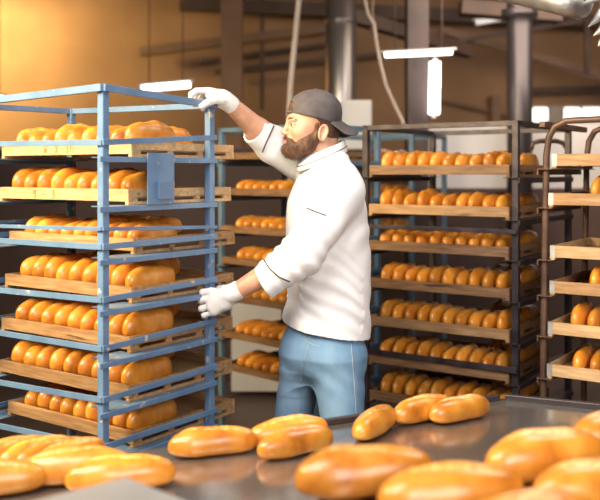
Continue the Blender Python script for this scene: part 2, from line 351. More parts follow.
# ------------------------------------------------------------------ bread loaves
def loaf_mesh(seed, nu=36, nv=24, L=0.24, Wd=0.076, H=0.066):
    rnd = random.Random(seed)
    bend = rnd.uniform(-0.003, 0.003); sl = rnd.uniform(0.25, 0.5) * rnd.choice((-1, 1)); off = rnd.uniform(-0.15, 0.15)
    vs, pale = [], []
    ph = [rnd.uniform(0, 6.28) for _ in range(6)]
    for i in range(nu + 1):
        th = math.pi * i / nu
        t = -math.cos(th)
        r = max(0.0, 1 - abs(t) ** 3.2) ** 0.5
        r *= 1 + 0.025 * math.sin(5 * t + ph[0]) + 0.015 * math.sin(9 * t + ph[1])
        for j in range(nv):
            a = 2 * math.pi * j / nv
            y = math.cos(a); z = math.sin(a)
            sy = abs(y) ** 0.92 * (1 if y > 0 else -1)
            zz = z if z > 0 else -(-z) ** 0.62 * 0.62
            p = 0.0
            if z > 0:
                v = y - sl * t - off
                env = max(0, 1 - (abs(t) / 0.80) ** 4)
                rid = math.exp(-((v - 0.16) / 0.12) ** 2) - 0.9 * math.exp(-((v + 0.05) / 0.09) ** 2)
                zz += 0.10 * rid * env
                p = 1.0 * max(0, env) * math.exp(-((v + 0.03) / 0.13) ** 2)
            r2 = r * (1 + 0.012 * math.sin(3 * a + 4 * t + ph[2]))
            X = t * L / 2
            hb = 0.42 / 1.42
            zh = H * (zz * r2 ** 0.85 + 0.62) / 1.62 if z > 0 else H * (zz * (r2 ** 0.75) + 0.62) / 1.62
            vs.append((X, sy * Wd / 2 * r2 + bend * (1 - t * t) * 1.0, zh)); pale.append(p)
    fs = []
    for i in range(nu):
        for j in range(nv):
            a = i * nv + j; b = i * nv + (j + 1) % nv
            fs.append((a, b, b + nv, a + nv))
    me = bpy.data.meshes.new('bread_loaf')
    bm = bmesh.new(); lay = bm.verts.layers.float.new('pale'); V = [bm.verts.new(p) for p in vs]
    for q, p in zip(V, pale): q[lay] = p
    for f in fs: bm.faces.new([V[k] for k in f])
    bmesh.ops.remove_doubles(bm, verts=bm.verts, dist=1e-5)
    bmesh.ops.recalc_face_normals(bm, faces=bm.faces)
    bm.to_mesh(me); bm.free()
    me.polygons.foreach_set('use_smooth', [True] * len(me.polygons)); me.materials.append(M['bread'])
    return me
LOAVES = [loaf_mesh(i) for i in range(7)]
BIG = [loaf_mesh(20 + i, 84, 64, 0.24, 0.078, 0.064) for i in range(6)]
def loaf(mesh, loc, rz, label, group, scale=(1, 1, 1), tilt=0.0, roll=0.0):
    o = bpy.data.objects.new('bread_loaf', mesh); COL.objects.link(o)
    o.location = loc; o.rotation_euler = (roll, tilt, rz); o.scale = scale
    tag(o, label, 'bread', group); return o
ORD = ['first', 'second', 'third', 'fourth', 'fifth', 'sixth', 'seventh', 'eighth', 'ninth', 'tenth', 'eleventh']
N_LOAF = [0]
def word_level(i, n): return 'the top tray' if i == 0 else ('the bottom tray' if i == n - 1 else 'the %s tray down' % ORD[i])

# ------------------------------------------------------------------ wooden trays
BASEZ = 0.022
def make_tray(name, Wt, Dt, H, mat, label, loc, rz, slots=True, clip=False, group=None):
    """local x runs along the front (from the origin corner), local y inward, z up"""
    t = empty(name, loc, rz, label, 'tray', group)
    th = 0.014
    def bx(nm, lo, hi, m=mat, bev=0.0012): return box(nm, lo, hi, m, t, bev)
    bx('front_board', (0, 0, 0.006), (Wt, th, H))
    bx('back_board', (0, Dt - th, 0.006), (Wt, Dt, H))
    for x0 in (0.0, Wt - th):
        if slots:
            s = bx('side_board', (x0, th + 0.0005, H * 0.40), (x0 + th, Dt - th - 0.0005, H))
            lw = bx('lower_rail', (x0 - 0.001, 0.0, -0.004), (x0 + th + 0.001, Dt, 0.006))
            for k in range(4):
                yy = th + (Dt - 2 * th - 0.03) * k / 3 + 0.002
                bx('spacer', (x0 + 0.001, yy, 0.006), (x0 + th - 0.001, yy + 0.03 - 0.004, H * 0.40))
        else:
            bx('side_board', (x0, th, 0.006), (x0 + th, Dt - th, H))
    bm = bmesh.new()
    n = 7; g = (Dt - 0.004) / n
    vs = []
    add_bar(bm, (th, Dt / 2, BASEZ - 0.004), (Wt - th, Dt / 2, BASEZ - 0.004), Dt - 2 * th - 0.001, 0.007)
    frombm('base_board', bm, mat, t)
    if clip:
        for x0 in (0.0,):
            bx('corner_bracket', (x0 - 0.0015, -0.0015, 0.004), (x0 + 0.018, 0.02, H + 0.001), M['galv'], 0.0)
    return t
def local_to_world(t, p):
    return Matrix.Rotation(t.rotation_euler.z, 3, 'Z') @ Vector(p) + t.location

# ------------------------------------------------------------------ blue rack
zN = lambda y: zat(y, 2.6)
Np = Vector((-0.589, 2.6, 0)); dR = Vector((0.5816, 0.8135, 0)); dL = Vector((-0.8135, 0.5816, 0))
RL = 0.507; Rp = Np + dR * RL; Lp = Np + dL * 0.75; Bp = Rp + dL * 0.75
rk = empty('bakery_rack', (Np.x, Np.y, 0), 0, 'blue painted steel rack of bread trays held by the baker', 'rack')
def up(p, z): return Vector((p.x, p.y, z))
tops = {'N': zN(85.5), 'R': 1.785, 'L': 1.79, 'B': 1.795}
for nm, p, zt, i1, i2 in (('N', Np, tops['N'], dR, dL), ('R', Rp, tops['R'], -dR, dL), ('L', Lp, tops['L'], dR, -dL), ('B', Bp, tops['B'], -dR, -dL)):
    fl = 0.026
    a = up(p, 0.13); b = up(p, zt + 0.004)
    bm = bmesh.new(); c = (i1 + i2) * fl / 2
    add_bar(bm, to_local(rk, a + c), to_local(rk, b + c), fl, fl, i1, 0.003)
    frombm('post', bm, M['blue'], rk)
    w_ = p + c
    bm = bmesh.new(); add_tube(bm, [to_local(rk, up(w_, 0.05) + Vector((-0.014, 0, 0))), to_local(rk, up(w_, 0.05) + Vector((0.014, 0, 0)))], 0.05, 20)
    cs = frombm('caster', bm, M['dark'], rk)
    bm = bmesh.new(); add_bar(bm, to_local(rk, up(w_, 0.09)), to_local(rk, up(w_, 0.14)), 0.035, 0.05); 
    f = frombm('caster_fork', bm, M['galv'], cs)
def rbar(nm, a, b, ht=0.019, wd=0.007, mat=None):
    return bar(nm, a, b, wd, ht, mat or M['blue'], rk, bev=0.001)
hh = 0.0135
def corner(p, z, i1, i2, k=-0.002): return up(p, z) + (i1 + i2) * k
rbar('top_rail', corner(Np, tops['N'] - 0.006, dR, dL), corner(Rp, tops['R'] - 0.006, -dR, dL), 0.022, 0.02)
rbar('top_rail', corner(Np, tops['N'] - 0.006, dR, dL), corner(Lp, tops['L'] - 0.006, dR, -dL), 0.022, 0.02)
rbar('top_rail', corner(Rp, tops['R'] - 0.006, -dR, dL, .01), corner(Bp, tops['B'] - 0.006, -dR, -dL, .01), 0.020, 0.02)
rbar('top_rail', corner(Lp, tops['L'] - 0.006, dR, -dL, .01), corner(Bp, tops['B'] - 0.006, -dR, -dL, .01), 0.020, 0.02)
t0 = 0.667
def hoop(yN, yR, y0, ht=0.018, nl=True):
    z_n = zN(yN); z_r = zat(yR, Rp.y); z_0 = zat(y0, 2.8916); z_l = z_n + (z_0 - z_n) / t0
    o1 = dL * -0.004; o2 = dR * -0.004
    rbar('side_rail', up(Np, z_n) + o1 + dR * -0.004, up(Rp, z_r) + o1 + dR * 0.004, ht)
    if nl: rbar('front_rail', up(Np, z_n) + o2 + dL * 0.0, up(Lp, z_l) + o2, ht)
    rbar('side_rail', up(Lp, z_l) - o1, up(Bp, z_l) - o1, ht)
for a in ((142.5, 137.5, 144), (229, 227, 226), (247, 236, 240.5), (300, 279, 290), (349, 320, 332.5), (400, 366, 382), (447, 410, 425.5)):
    hoop(*a, ht=0.012 if a[0] == 229 else 0.018)
LEV = [zN(y) for y in (156.5, 207, 260, 311, 363, 413.5, 464)]
for z in LEV:
    for base, inn, sgn in ((Np, dL, 1), (Lp, -dL, -1)):
        a = up(base, z) - dR * 0.016; b = up(base, z) + dR * (RL + 0.006)
        bar('tray_ledge', a + dR * 0.05 + inn * 0.045 - Vector((0, 0, .0015)), b + inn * 0.045 - Vector((0, 0, .0015)), 0.09, 0.003, M['blue'], rk, bev=0.0005)
        # vertical flange seen outside, level with the ledge
        rbar('ledge_flange', a + inn * -0.004 - Vector((0, 0, 0.008)), b + inn * -0.004 - Vector((0, 0, 0.008)), 0.017, 0.006)
# hanging plate and pocket
def nr(s, z, out=0.0): return up(Np, z) + dR * s - dL * out
def s_of(px):   # parameter along N-R for an image column
    k = (px - 300) / F_PX; return (k * Np.y - Np.x) / (dR.x - k * dR.y)
s0, s1 = s_of(145), s_of(171.5)
sm = (s0 + s1) / 2; Dm = Np.y + dR.y * sm
bm = bmesh.new(); add_bar(bm, to_local(rk, nr(sm, zat(153, Dm), 0.011)), to_local(rk, nr(sm, zat(204, Dm), 0.011)), s1 - s0, 0.004, dL, 0.0008)
pl = frombm('hanging_plate', bm, M['blue'], rk)
sq = s_of(161); Dq = Np.y + dR.y * sq
bm = bmesh.new(); add_bar(bm, to_local(rk, nr(sq, zat(181, Dq), 0.019)), to_local(rk, nr(sq, zat(199, Dq), 0.019)), 0.062, 0.010, dL, 0.0015)
frombm('label_pocket', bm, M['blue'], pl)

# trays of the blue rack: local x must run along dL with y along dR -> mirror by starting at the left end
rzB = math.atan2(-dL.y, -dL.x)
offs = [0.0, 0.004, 0.014, 0.006, 0.0, -0.004, 0.004]     # how far each sits along the ledge
outw = [0.145, 0.135, 0.168, 0.152, 0.14, 0.13, 0.155]
twid = [0.665, 0.66, 0.64, 0.65, 0.66, 0.67, 0.64]
mats = ['wood_pale', 'wood_pale', 'wood', 'wood', 'wood', 'wood', 'wood']
blue_labels = ['pale wooden tray with red letters, top of the blue rack', 'pale wooden tray with red figures, second down in blue rack', 'wooden tray pushed furthest out, third down in blue rack',
    'worn wooden tray fourth down in blue rack, just above the lower glove', 'wooden tray fifth down in blue rack, just below the lower glove', 'wooden tray sixth down in blue rack, second from bottom', 'lowest wooden tray of the blue rack, above the loose loaves']
def stroke_text(t, glyphs, x, z, h):
    gs = {'W': [((0, 1), (.12, 0)), ((.12, 0), (.35, .8)), ((.35, .8), (.55, 0)), ((.55, 0), (.7, 1))], 'X': [((0, 1), (.6, 0)), ((0, 0), (.6, 1))],
          '3': [((0, 1), (.5, .95)), ((.5, .95), (.25, .55)), ((.25, .55), (.55, .3)), ((.55, .3), (.4, 0)), ((.4, 0), (0, .02))], 'P': [((0, 0), (0, 1)), ((0, 1), (.55, 1)), ((.55, 1), (.55, 0))],
          '9': [((.5, .95), (.1, .9)), ((.1, .9), (.05, .55)), ((.05, .55), (.5, .55)), ((.5, .95), (.5, 0)), ((.5, 0), (.1, 0))], '-': [((0, .5), (.5, .5))]}
    for g, gx in glyphs:
        bm = bmesh.new()
        for a, b in gs[g]:
            add_bar(bm, (x + gx + a[0] * h, -0.0004, z + a[1] * h), (x + gx + b[0] * h, -0.0004, z + b[1] * h), 0.0008, 0.0042, (0.31, 0, 0.95) if a[1] == b[1] else (1, 0, 0.01))
        frombm('painted_letter', bm, M['paint_red'], t)
for i, z in enumerate(LEV):
    base = up(Np, z + 0.0048) + dR * outw[i] + dL * (0.031 + offs[i])
    left = base + dL * twid[i]
    Ht = 0.046
    t = make_tray('bread_tray', twid[i], 0.50, Ht, M[mats[i]], blue_labels[i], left, rzB, True, False, 'trays in the blue rack')
    if i == 0: stroke_text(t, (('W', 0), ('X', 0.06), ('3', 0.115), ('P', 0.14)), 0.235, 0.014, 0.023)
    if i == 1: stroke_text(t, (('9', 0), ('-', 0.05), ('3', 0.1)), 0.19, 0.012, 0.025)
    for row in range(2):
        n = 9 if i not in (2, 6) else 9
        x0 = 0.062 if i in (0, 2, 3, 4, 6) else 0.05
        if i == 6: x0 = 0.075
        for k in range(n):
            if row == 1 and (k > 5 if i else k > 6): continue
            x = x0 + (twid[i] - x0 - 0.05) * k / (n - 1)
            y = 0.132 + 0.236 * row + random.uniform(-0.004, 0.004)
            wdt = 0.80 + random.uniform(-0.02, 0.02)
            hgt = 1.27 + random.uniform(-0.14, 0.14) + (0.05 if i in (3, 4) else 0) + (-0.22 if i == 2 else 0)
            p = local_to_world(t, (x, y, BASEZ))
            side = 'front' if row == 0 else 'back'
            lab = '%s loaf from the left in %s row of %s, blue rack' % (ORD[k], side, word_level(i, 7))
            loaf(LOAVES[(k * 3 + i + row) % 7], p, rzB + math.pi / 2 + random.uniform(-0.012, 0.012) + (math.pi if random.random() < .5 else 0), lab, 'loaves in the blue rack', (0.925, wdt, hgt), 0, random.uniform(-0.03, 0.03)); N_LOAF[0] += 1

# ------------------------------------------------------------------ generic rack of trays
def rack(name, label, FR, dW, dD, Wd, Dp, ztop, mat, trays, tray_mats, tray_labels, who, tray_h, post=0.028, bars=(), inset=0.03, tube_post=None, tray_depth=0.50, out=0.0, loaves=None, group=None, clip=False, tray_w=None, ltw=None, rows=1, sz=1.0):
    dW = dW.normalized(); dD = dD.normalized(); FL = FR + dW * Wd; BR = FR + dD * Dp; BL = FL + dD * Dp
    rk = empty(name, (FR.x, FR.y, 0), 0, label, 'rack')
    def U(p, z): return Vector((p.x, p.y, z))
    cs = ((FR, dW, dD), (FL, -dW, dD), (BR, dW, -dD), (BL, -dW, -dD))
    for q, (p, i1, i2) in enumerate(cs):
        c = (i1 + i2) * post / 2
        if tube_post and q in (1, 3):
            bend = [U(p + c, 0.12), U(p + c, ztop * 0.5), U(p + c, ztop - 0.13) - dW * 0.012, U(p + c, ztop - 0.06) - dW * 0.022, U(p + c, ztop - 0.02) - dW * 0.045, U(p + c, ztop) - dW * 0.09, U(p + c, ztop + 0.002) - dW * 0.25, U((FR if q == 1 else BR) + c * 0, ztop)]
            tube('post', bend, 0.0125, mat, rk, 12)
        else:
            bar('post', U(p + c, 0.12), U(p + c, ztop), post, post, mat, rk, up=i1, bev=0.003)
        bm = bmesh.new(); w_ = p + c
        add_tube(bm, [to_local(rk, U(w_, 0.05) + Vector((-0.014, 0, 0))), to_local(rk, U(w_, 0.05) + Vector((0.014, 0, 0)))], 0.05, 16)
        frombm('caster', bm, M['dark'], rk)
    hz = ztop - 0.011
    h = post / 2
    prs = ((FR, FL, dD * h), (BR, BL, -dD * h), (FR, BR, dW * h), (FL, BL, -dW * h))
    for a, b, o in prs:
        if tube_post and (a, b) in ((FR, FL), (BR, BL)): continue
        bar('top_rail', U(a + o, hz), U(b + o, hz), 0.022, 0.022, mat, rk)
    for (z, ht, which) in bars:
        if which == 'front': bar('cross_bar', U(FR - dD * 0.018, z), U(FL - dD * 0.018, z), 0.01, ht, mat, rk)
        else: bar('cross_bar', U(FR - dW * 0.006, z), U(BR - dW * 0.006, z), 0.01, ht, mat, rk)
    tw = tray_w or (Wd - 2 * inset)
    rz = math.atan2(-dW.y, -dW.x)
    nlev = len(trays)
    for i, zt in enumerate(trays):
        zb = zt - tray_h
        for base, inn in ((FR, dW), (FL, -dW)):
            bar('tray_ledge', U(base, zb - 0.0066) + inn * 0.03 - dD * 0.02, U(base, zb - 0.0066) + inn * 0.03 + dD * Dp, 0.055, 0.003, mat, rk, bev=0.0005)
            bar('side_rail', U(base, zb - 0.018) - inn * 0.004, U(base + dD * Dp, zb - 0.018) - inn * 0.004, 0.007, 0.022, mat, rk)
        left = FL - dW * (Wd - tw) / 2 - dD * (out + 0.004 * ((i * 7) % 3))
        if ltw: left = left + dW * ltw[i]
        t = make_tray('bread_tray', tw, tray_depth, tray_h, M[tray_mats[i % len(tray_mats)]], tray_labels[i], U(left, zb - 0.0005), rz, sz > 0.99, clip, group)
        if loaves:
            L = loaves[i]; x0, sp, n = L[:3]
            for row in range(L[3] if len(L) > 3 else 1):
                for k in (range(n) if row == 0 else range(n - 3, n)):
                    p = local_to_world(t, (x0 + sp * k + random.uniform(-.003, .003), 0.132 + 0.236 * row, BASEZ))
                    lab = ('%s loaf from the left on %s of %s' if row == 0 else 'back row, %s loaf from left, %s of %s') % (ORD[k], word_level(i, nlev), who)
                    hg = random.uniform(1.12, 1.4) * (0.75 if 'arms' in who else 1) * (0.85 if i == 2 and who == 'the dark middle rack' else 1)
                    loaf(LOAVES[(k * 2 + i * 3 + row) % 7], p, rz + math.pi / 2 + random.uniform(-0.012, 0.012) + (math.pi if random.random() < .5 else 0), lab, 'loaves in ' + who, (0.925, random.uniform(.715, .735), hg), 0, random.uniform(-.03, .03)); N_LOAF[0] += 1
    return rk
# rack to the right of the baker
zc = lambda y: zat(y, 3.57)
C_tr = [zc(y) for y in (164.5, 207, 247, 288.5, 330, 371, 412)]
rack('bakery_rack', 'dark rusty steel rack of bread trays right behind the baker', Vector((0.8895, 3.55, 0)), Vector((-0.825, 0.564, 0)), Vector((0.564, 0.825, 0)), 0.735, 0.72, 1.762, M['dark'],
     C_tr, ['wood_dark', 'wood', 'wood_dark'], ['%s wooden bread tray in the dark rack next to the baker' % s for s in ('topmost', 'second highest', 'third highest', 'middle', 'third lowest', 'second lowest', 'lowest visible')],
     'the dark middle rack', 0.048, bars=((1.306, 0.018, 'front'), (0.742, 0.024, 'front')), loaves=[(0.055, 0.0612, 10, 2)] * 7, group='trays in the dark middle rack', inset=0.022, tray_w=0.66)
# loop handle behind it
tag(tube('loop_handle', [W(531, 150, 4.35), W(533, 143, 4.35), W(540, 141, 4.36), (W(556, 141, 4.38)), W(563, 143, 4.4), W(567, 149, 4.4), W(567.5, 162, 4.4), W(567.5, 200, 4.4), Vector((W(567.5, 200, 4.4).x, 4.4, 0.0))], 0.012, M['brown_rack'], None, 10), 'bent brown metal loop rising behind the dark racks', 'trolley handle')
# rack at the right edge
zd = lambda y: zat(y, 3.27)
FLd = Vector((0.905, 3.3, 0)); dWd = Vector((-0.825, 0.564, 0)); FRd = FLd - dWd * 0.75
rack('bakery_rack', 'dark rack with bent tube post cut off by right picture edge', FRd, dWd, Vector((0.564, 0.825, 0)), 0.75, 0.55, 1.742, M['brown_rack'],
     [zd(y) for y in (154, 193, 245.3, 281, 322, 364)], ['wood', 'wood', 'wood_pale', 'wood', 'wood_pale', 'wood_pale'],
     ['%s wooden tray in the tube framed rack' % s for s in ('topmost', 'second highest', 'third, pale and empty fronted', 'fourth down', 'second lowest, pale,', 'lowest, metal cornered')],
     'the tube framed rack', 0.05, tube_post=True, loaves=[(0.22, 0.064, 2), (0.16, 0.064, 3), (0.23, 0.064, 2), (0.15, 0.064, 3), (0.09, 0.064, 4), (0.1, 0.064, 4)], group='trays in the tube framed rack', clip=True, inset=0.02, tray_depth=0.48, ltw=[-0.008, 0.004, -0.004, 0, 0.006, 0.008], tray_w=0.66)
# rack behind the outstretched arms
de = Vector((-0.722, 0.692, 0)).normalized()
FLe = Vector((-0.4336, 4.6, 0)); FRe = FLe - de * 0.7
ze = lambda y: zat(y, 4.35)
rack('bakery_rack', 'light blue rack of dim trays seen between the arms', FRe, de, Vector((0.692, 0.722, 0)), 0.70, 0.5, zat(126, 4.35), M['blue_far'],
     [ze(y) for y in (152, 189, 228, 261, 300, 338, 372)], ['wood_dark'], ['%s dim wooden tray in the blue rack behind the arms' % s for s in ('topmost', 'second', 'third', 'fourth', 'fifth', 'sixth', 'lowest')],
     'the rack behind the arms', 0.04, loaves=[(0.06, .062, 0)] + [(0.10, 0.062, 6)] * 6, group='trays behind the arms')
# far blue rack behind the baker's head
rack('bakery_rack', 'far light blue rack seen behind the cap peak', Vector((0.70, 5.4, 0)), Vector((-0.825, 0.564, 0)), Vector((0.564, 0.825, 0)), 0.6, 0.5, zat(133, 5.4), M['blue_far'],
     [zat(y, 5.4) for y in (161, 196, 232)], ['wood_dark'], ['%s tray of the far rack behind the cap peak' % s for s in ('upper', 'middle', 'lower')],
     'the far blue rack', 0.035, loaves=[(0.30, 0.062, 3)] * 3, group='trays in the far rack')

# ------------------------------------------------------------------ steel table
tb = empty('steel_table', (0.3, 2.0, 0), 0, 'wide worn stainless steel table with loose loaves lying on it', 'table')
E0 = Vector((-0.455, 2.33)); E1 = Vector((0.674, 2.887)); E2 = Vector((0.99, 2.745)); dd = (E1 - E0).normalized()
Em = E0 - dd * 0.85; E3 = E2 + Vector((0.917, -0.4)) * 0.9
poly = [tuple(Em), tuple(E1), tuple(E3), (E3.x, 1.15), (Em.x, 1.15)]
loc2 = lambda P: [(x - 0.3, y - 2.0) for x, y in P]
prism('table_top', loc2(poly), 0.76, 0.80, M['steel'], tb, 0.002)
nL = Vector((dd.y, -dd.x))
a = E0 + dd * 0.70; 
def lipbar(a, b, z0=0.8, h=0.018, t=0.022, nm='raised_edge'):
    bm = bmesh.new(); add_bar(bm, Vector((a.x - .3, a.y - 2, z0 + h / 2)), Vector((b.x - .3, b.y - 2, z0 + h / 2)), t, h, (0, 0, 1), 0.003); frombm(nm, bm, M['duct_dark'], tb)
lipbar(E0 + dd * 0.50 + nL * 0.012, E1 - dd * 0.03 + nL * 0.012)
d2_ = (E3 - E1).normalized(); n2_ = Vector((d2_.y, -d2_.x))
lipbar(E1 + n2_ * 0.012 + d2_ * 0.01, E3 + n2_ * 0.012)
for x, y in ((-1.0, 1.3), (1.5, 1.3), (-1.0, 1.95), (0.66, 2.75), (1.55, 2.4)):
    bm = bmesh.new(); add_bar(bm, (x - .3, y - 2, 0), (x - .3, y - 2, 0.76), 0.04, 0.04, (0, 1, 0), 0.003); frombm('leg', bm, M['steel'], tb)
# boxes standing on the table, near the camera
sb = empty('steel_box', (-0.324, 1.62, 0.801), 0, 'blurred pale steel box corner at the bottom left', 'box')
u1 = Vector((0.73, -0.683)); u2 = Vector((-0.754, -0.657))
prism('body', [(0, 0), tuple(u1 * 0.36), tuple(u1 * 0.36 + u2 * 0.3), tuple(u2 * 0.3)], 0.0, 0.176, M['steel_box'], sb, 0.003)
prism('lid', [tuple((u1 + u2) * -0.002), tuple(u1 * 0.362 - u2 * .002), tuple(u1 * 0.362 + u2 * 0.302), tuple(u2 * 0.302 - u1 * .002)], 0.176, 0.181, M['steel_box'], sb, 0.0015)
wb = empty('steel_stand', (0.03, 1.60, 0.801), math.atan2(0.40, 0.92), 'low steel stand under the blurred near loaves at bottom right', 'stand')
box('top_plate', (0, -0.5, 0.138), (0.95, 0, 0.15), M['steel'], wb, 0.003)
for x, y in ((0.04, -0.04), (0.9, -0.04), (0.25, -0.44), (0.9, -0.4)): box('leg', (x - .015, y - .015, 0), (x + .015, y + .015, 0.138), M['steel'], wb, 0.002)

# loose loaves
def tl(px, py, deg, label, scale=1.0, z=0.8, v=0, hc=0.033, grp='loose loaves on the steel table', tilt=0.0, wide=1.0):
    D = (CAMZ - z - hc * scale * 1.1) * F_PX / (py - HOR)
    o = loaf(BIG[v % 6], Vector(((px - 300) / F_PX * D, D, z + 0.0008)), R(deg), label, grp, (scale, scale * wide * (1.0 if z < 0.9 else 1.12), scale * (1.1 if z < 0.9 else 1.2)), tilt)
    o.name = 'bread_loaf'
    return o
tl(213, 441, 17, 'long golden loaf alone on the table beside the blue rack corner', 1.0, v=0)
tl(289, 430, 26, 'golden loaf lying just behind another below the far leg', 1.0, v=1)
tl(296, 441, 34, 'split golden loaf in front of its neighbour below the legs', 0.98, v=2)
tl(375, 421, 62, 'short looking loaf pointing away beside the near leg', 1.0, v=3)
tl(423, 408, 38, 'loaf half hidden behind the one at far table corner', 1.0, v=4)
tl(460, 408, 34, 'golden loaf nearest the bare far corner of the table', 0.98, v=5)
tl(75, 465, 13, 'large loaf lying behind a bigger one under the blue rack', 1.13, v=1)
tl(121, 473, 15, 'large blurred loaf right above the pale steel box corner', 1.07, v=2)
tl(-9, 479, 20, 'loaf cut off by the left edge near the bottom', 1.05, v=3)
for k, (px, py) in enumerate(((2, 452), (20, 451), (37, 451.5), (53, 452.5), (70, 453))):
    tl(px, py, 48, '%s of the small loaves crowded under the blue rack' % ('leftmost', 'second from left', 'middle', 'fourth from left', 'rightmost')[k], 0.88, v=k, wide=0.66)
fg = 'blurred near loaves on the stand'
tl(366, 473, 12, 'big blurred loaf at the left end of the near group', 1.13, 0.95, 0, grp=fg)
tl(452, 493, 14, 'big blurred loaf cut by the bottom edge, centre of near group', 1.13, 0.95, 4, grp=fg)
tl(546, 456, 22, 'big blurred loaf pointing to the right edge, behind the others', 1.13, 0.95, 2, grp=fg)
tl(598, 486, 20, 'blurred loaf cut off at the bottom right corner', 1.1, 0.95, 5, grp=fg)
tl(622, 431, 25, 'blurred loaf cut by the right edge, farthest of near group', 1.1, 0.95, 3, grp=fg)
tl(528, 522, 18, 'blurred loaf barely showing at bottom edge of near group', 1.1, 0.95, 1, grp=fg)
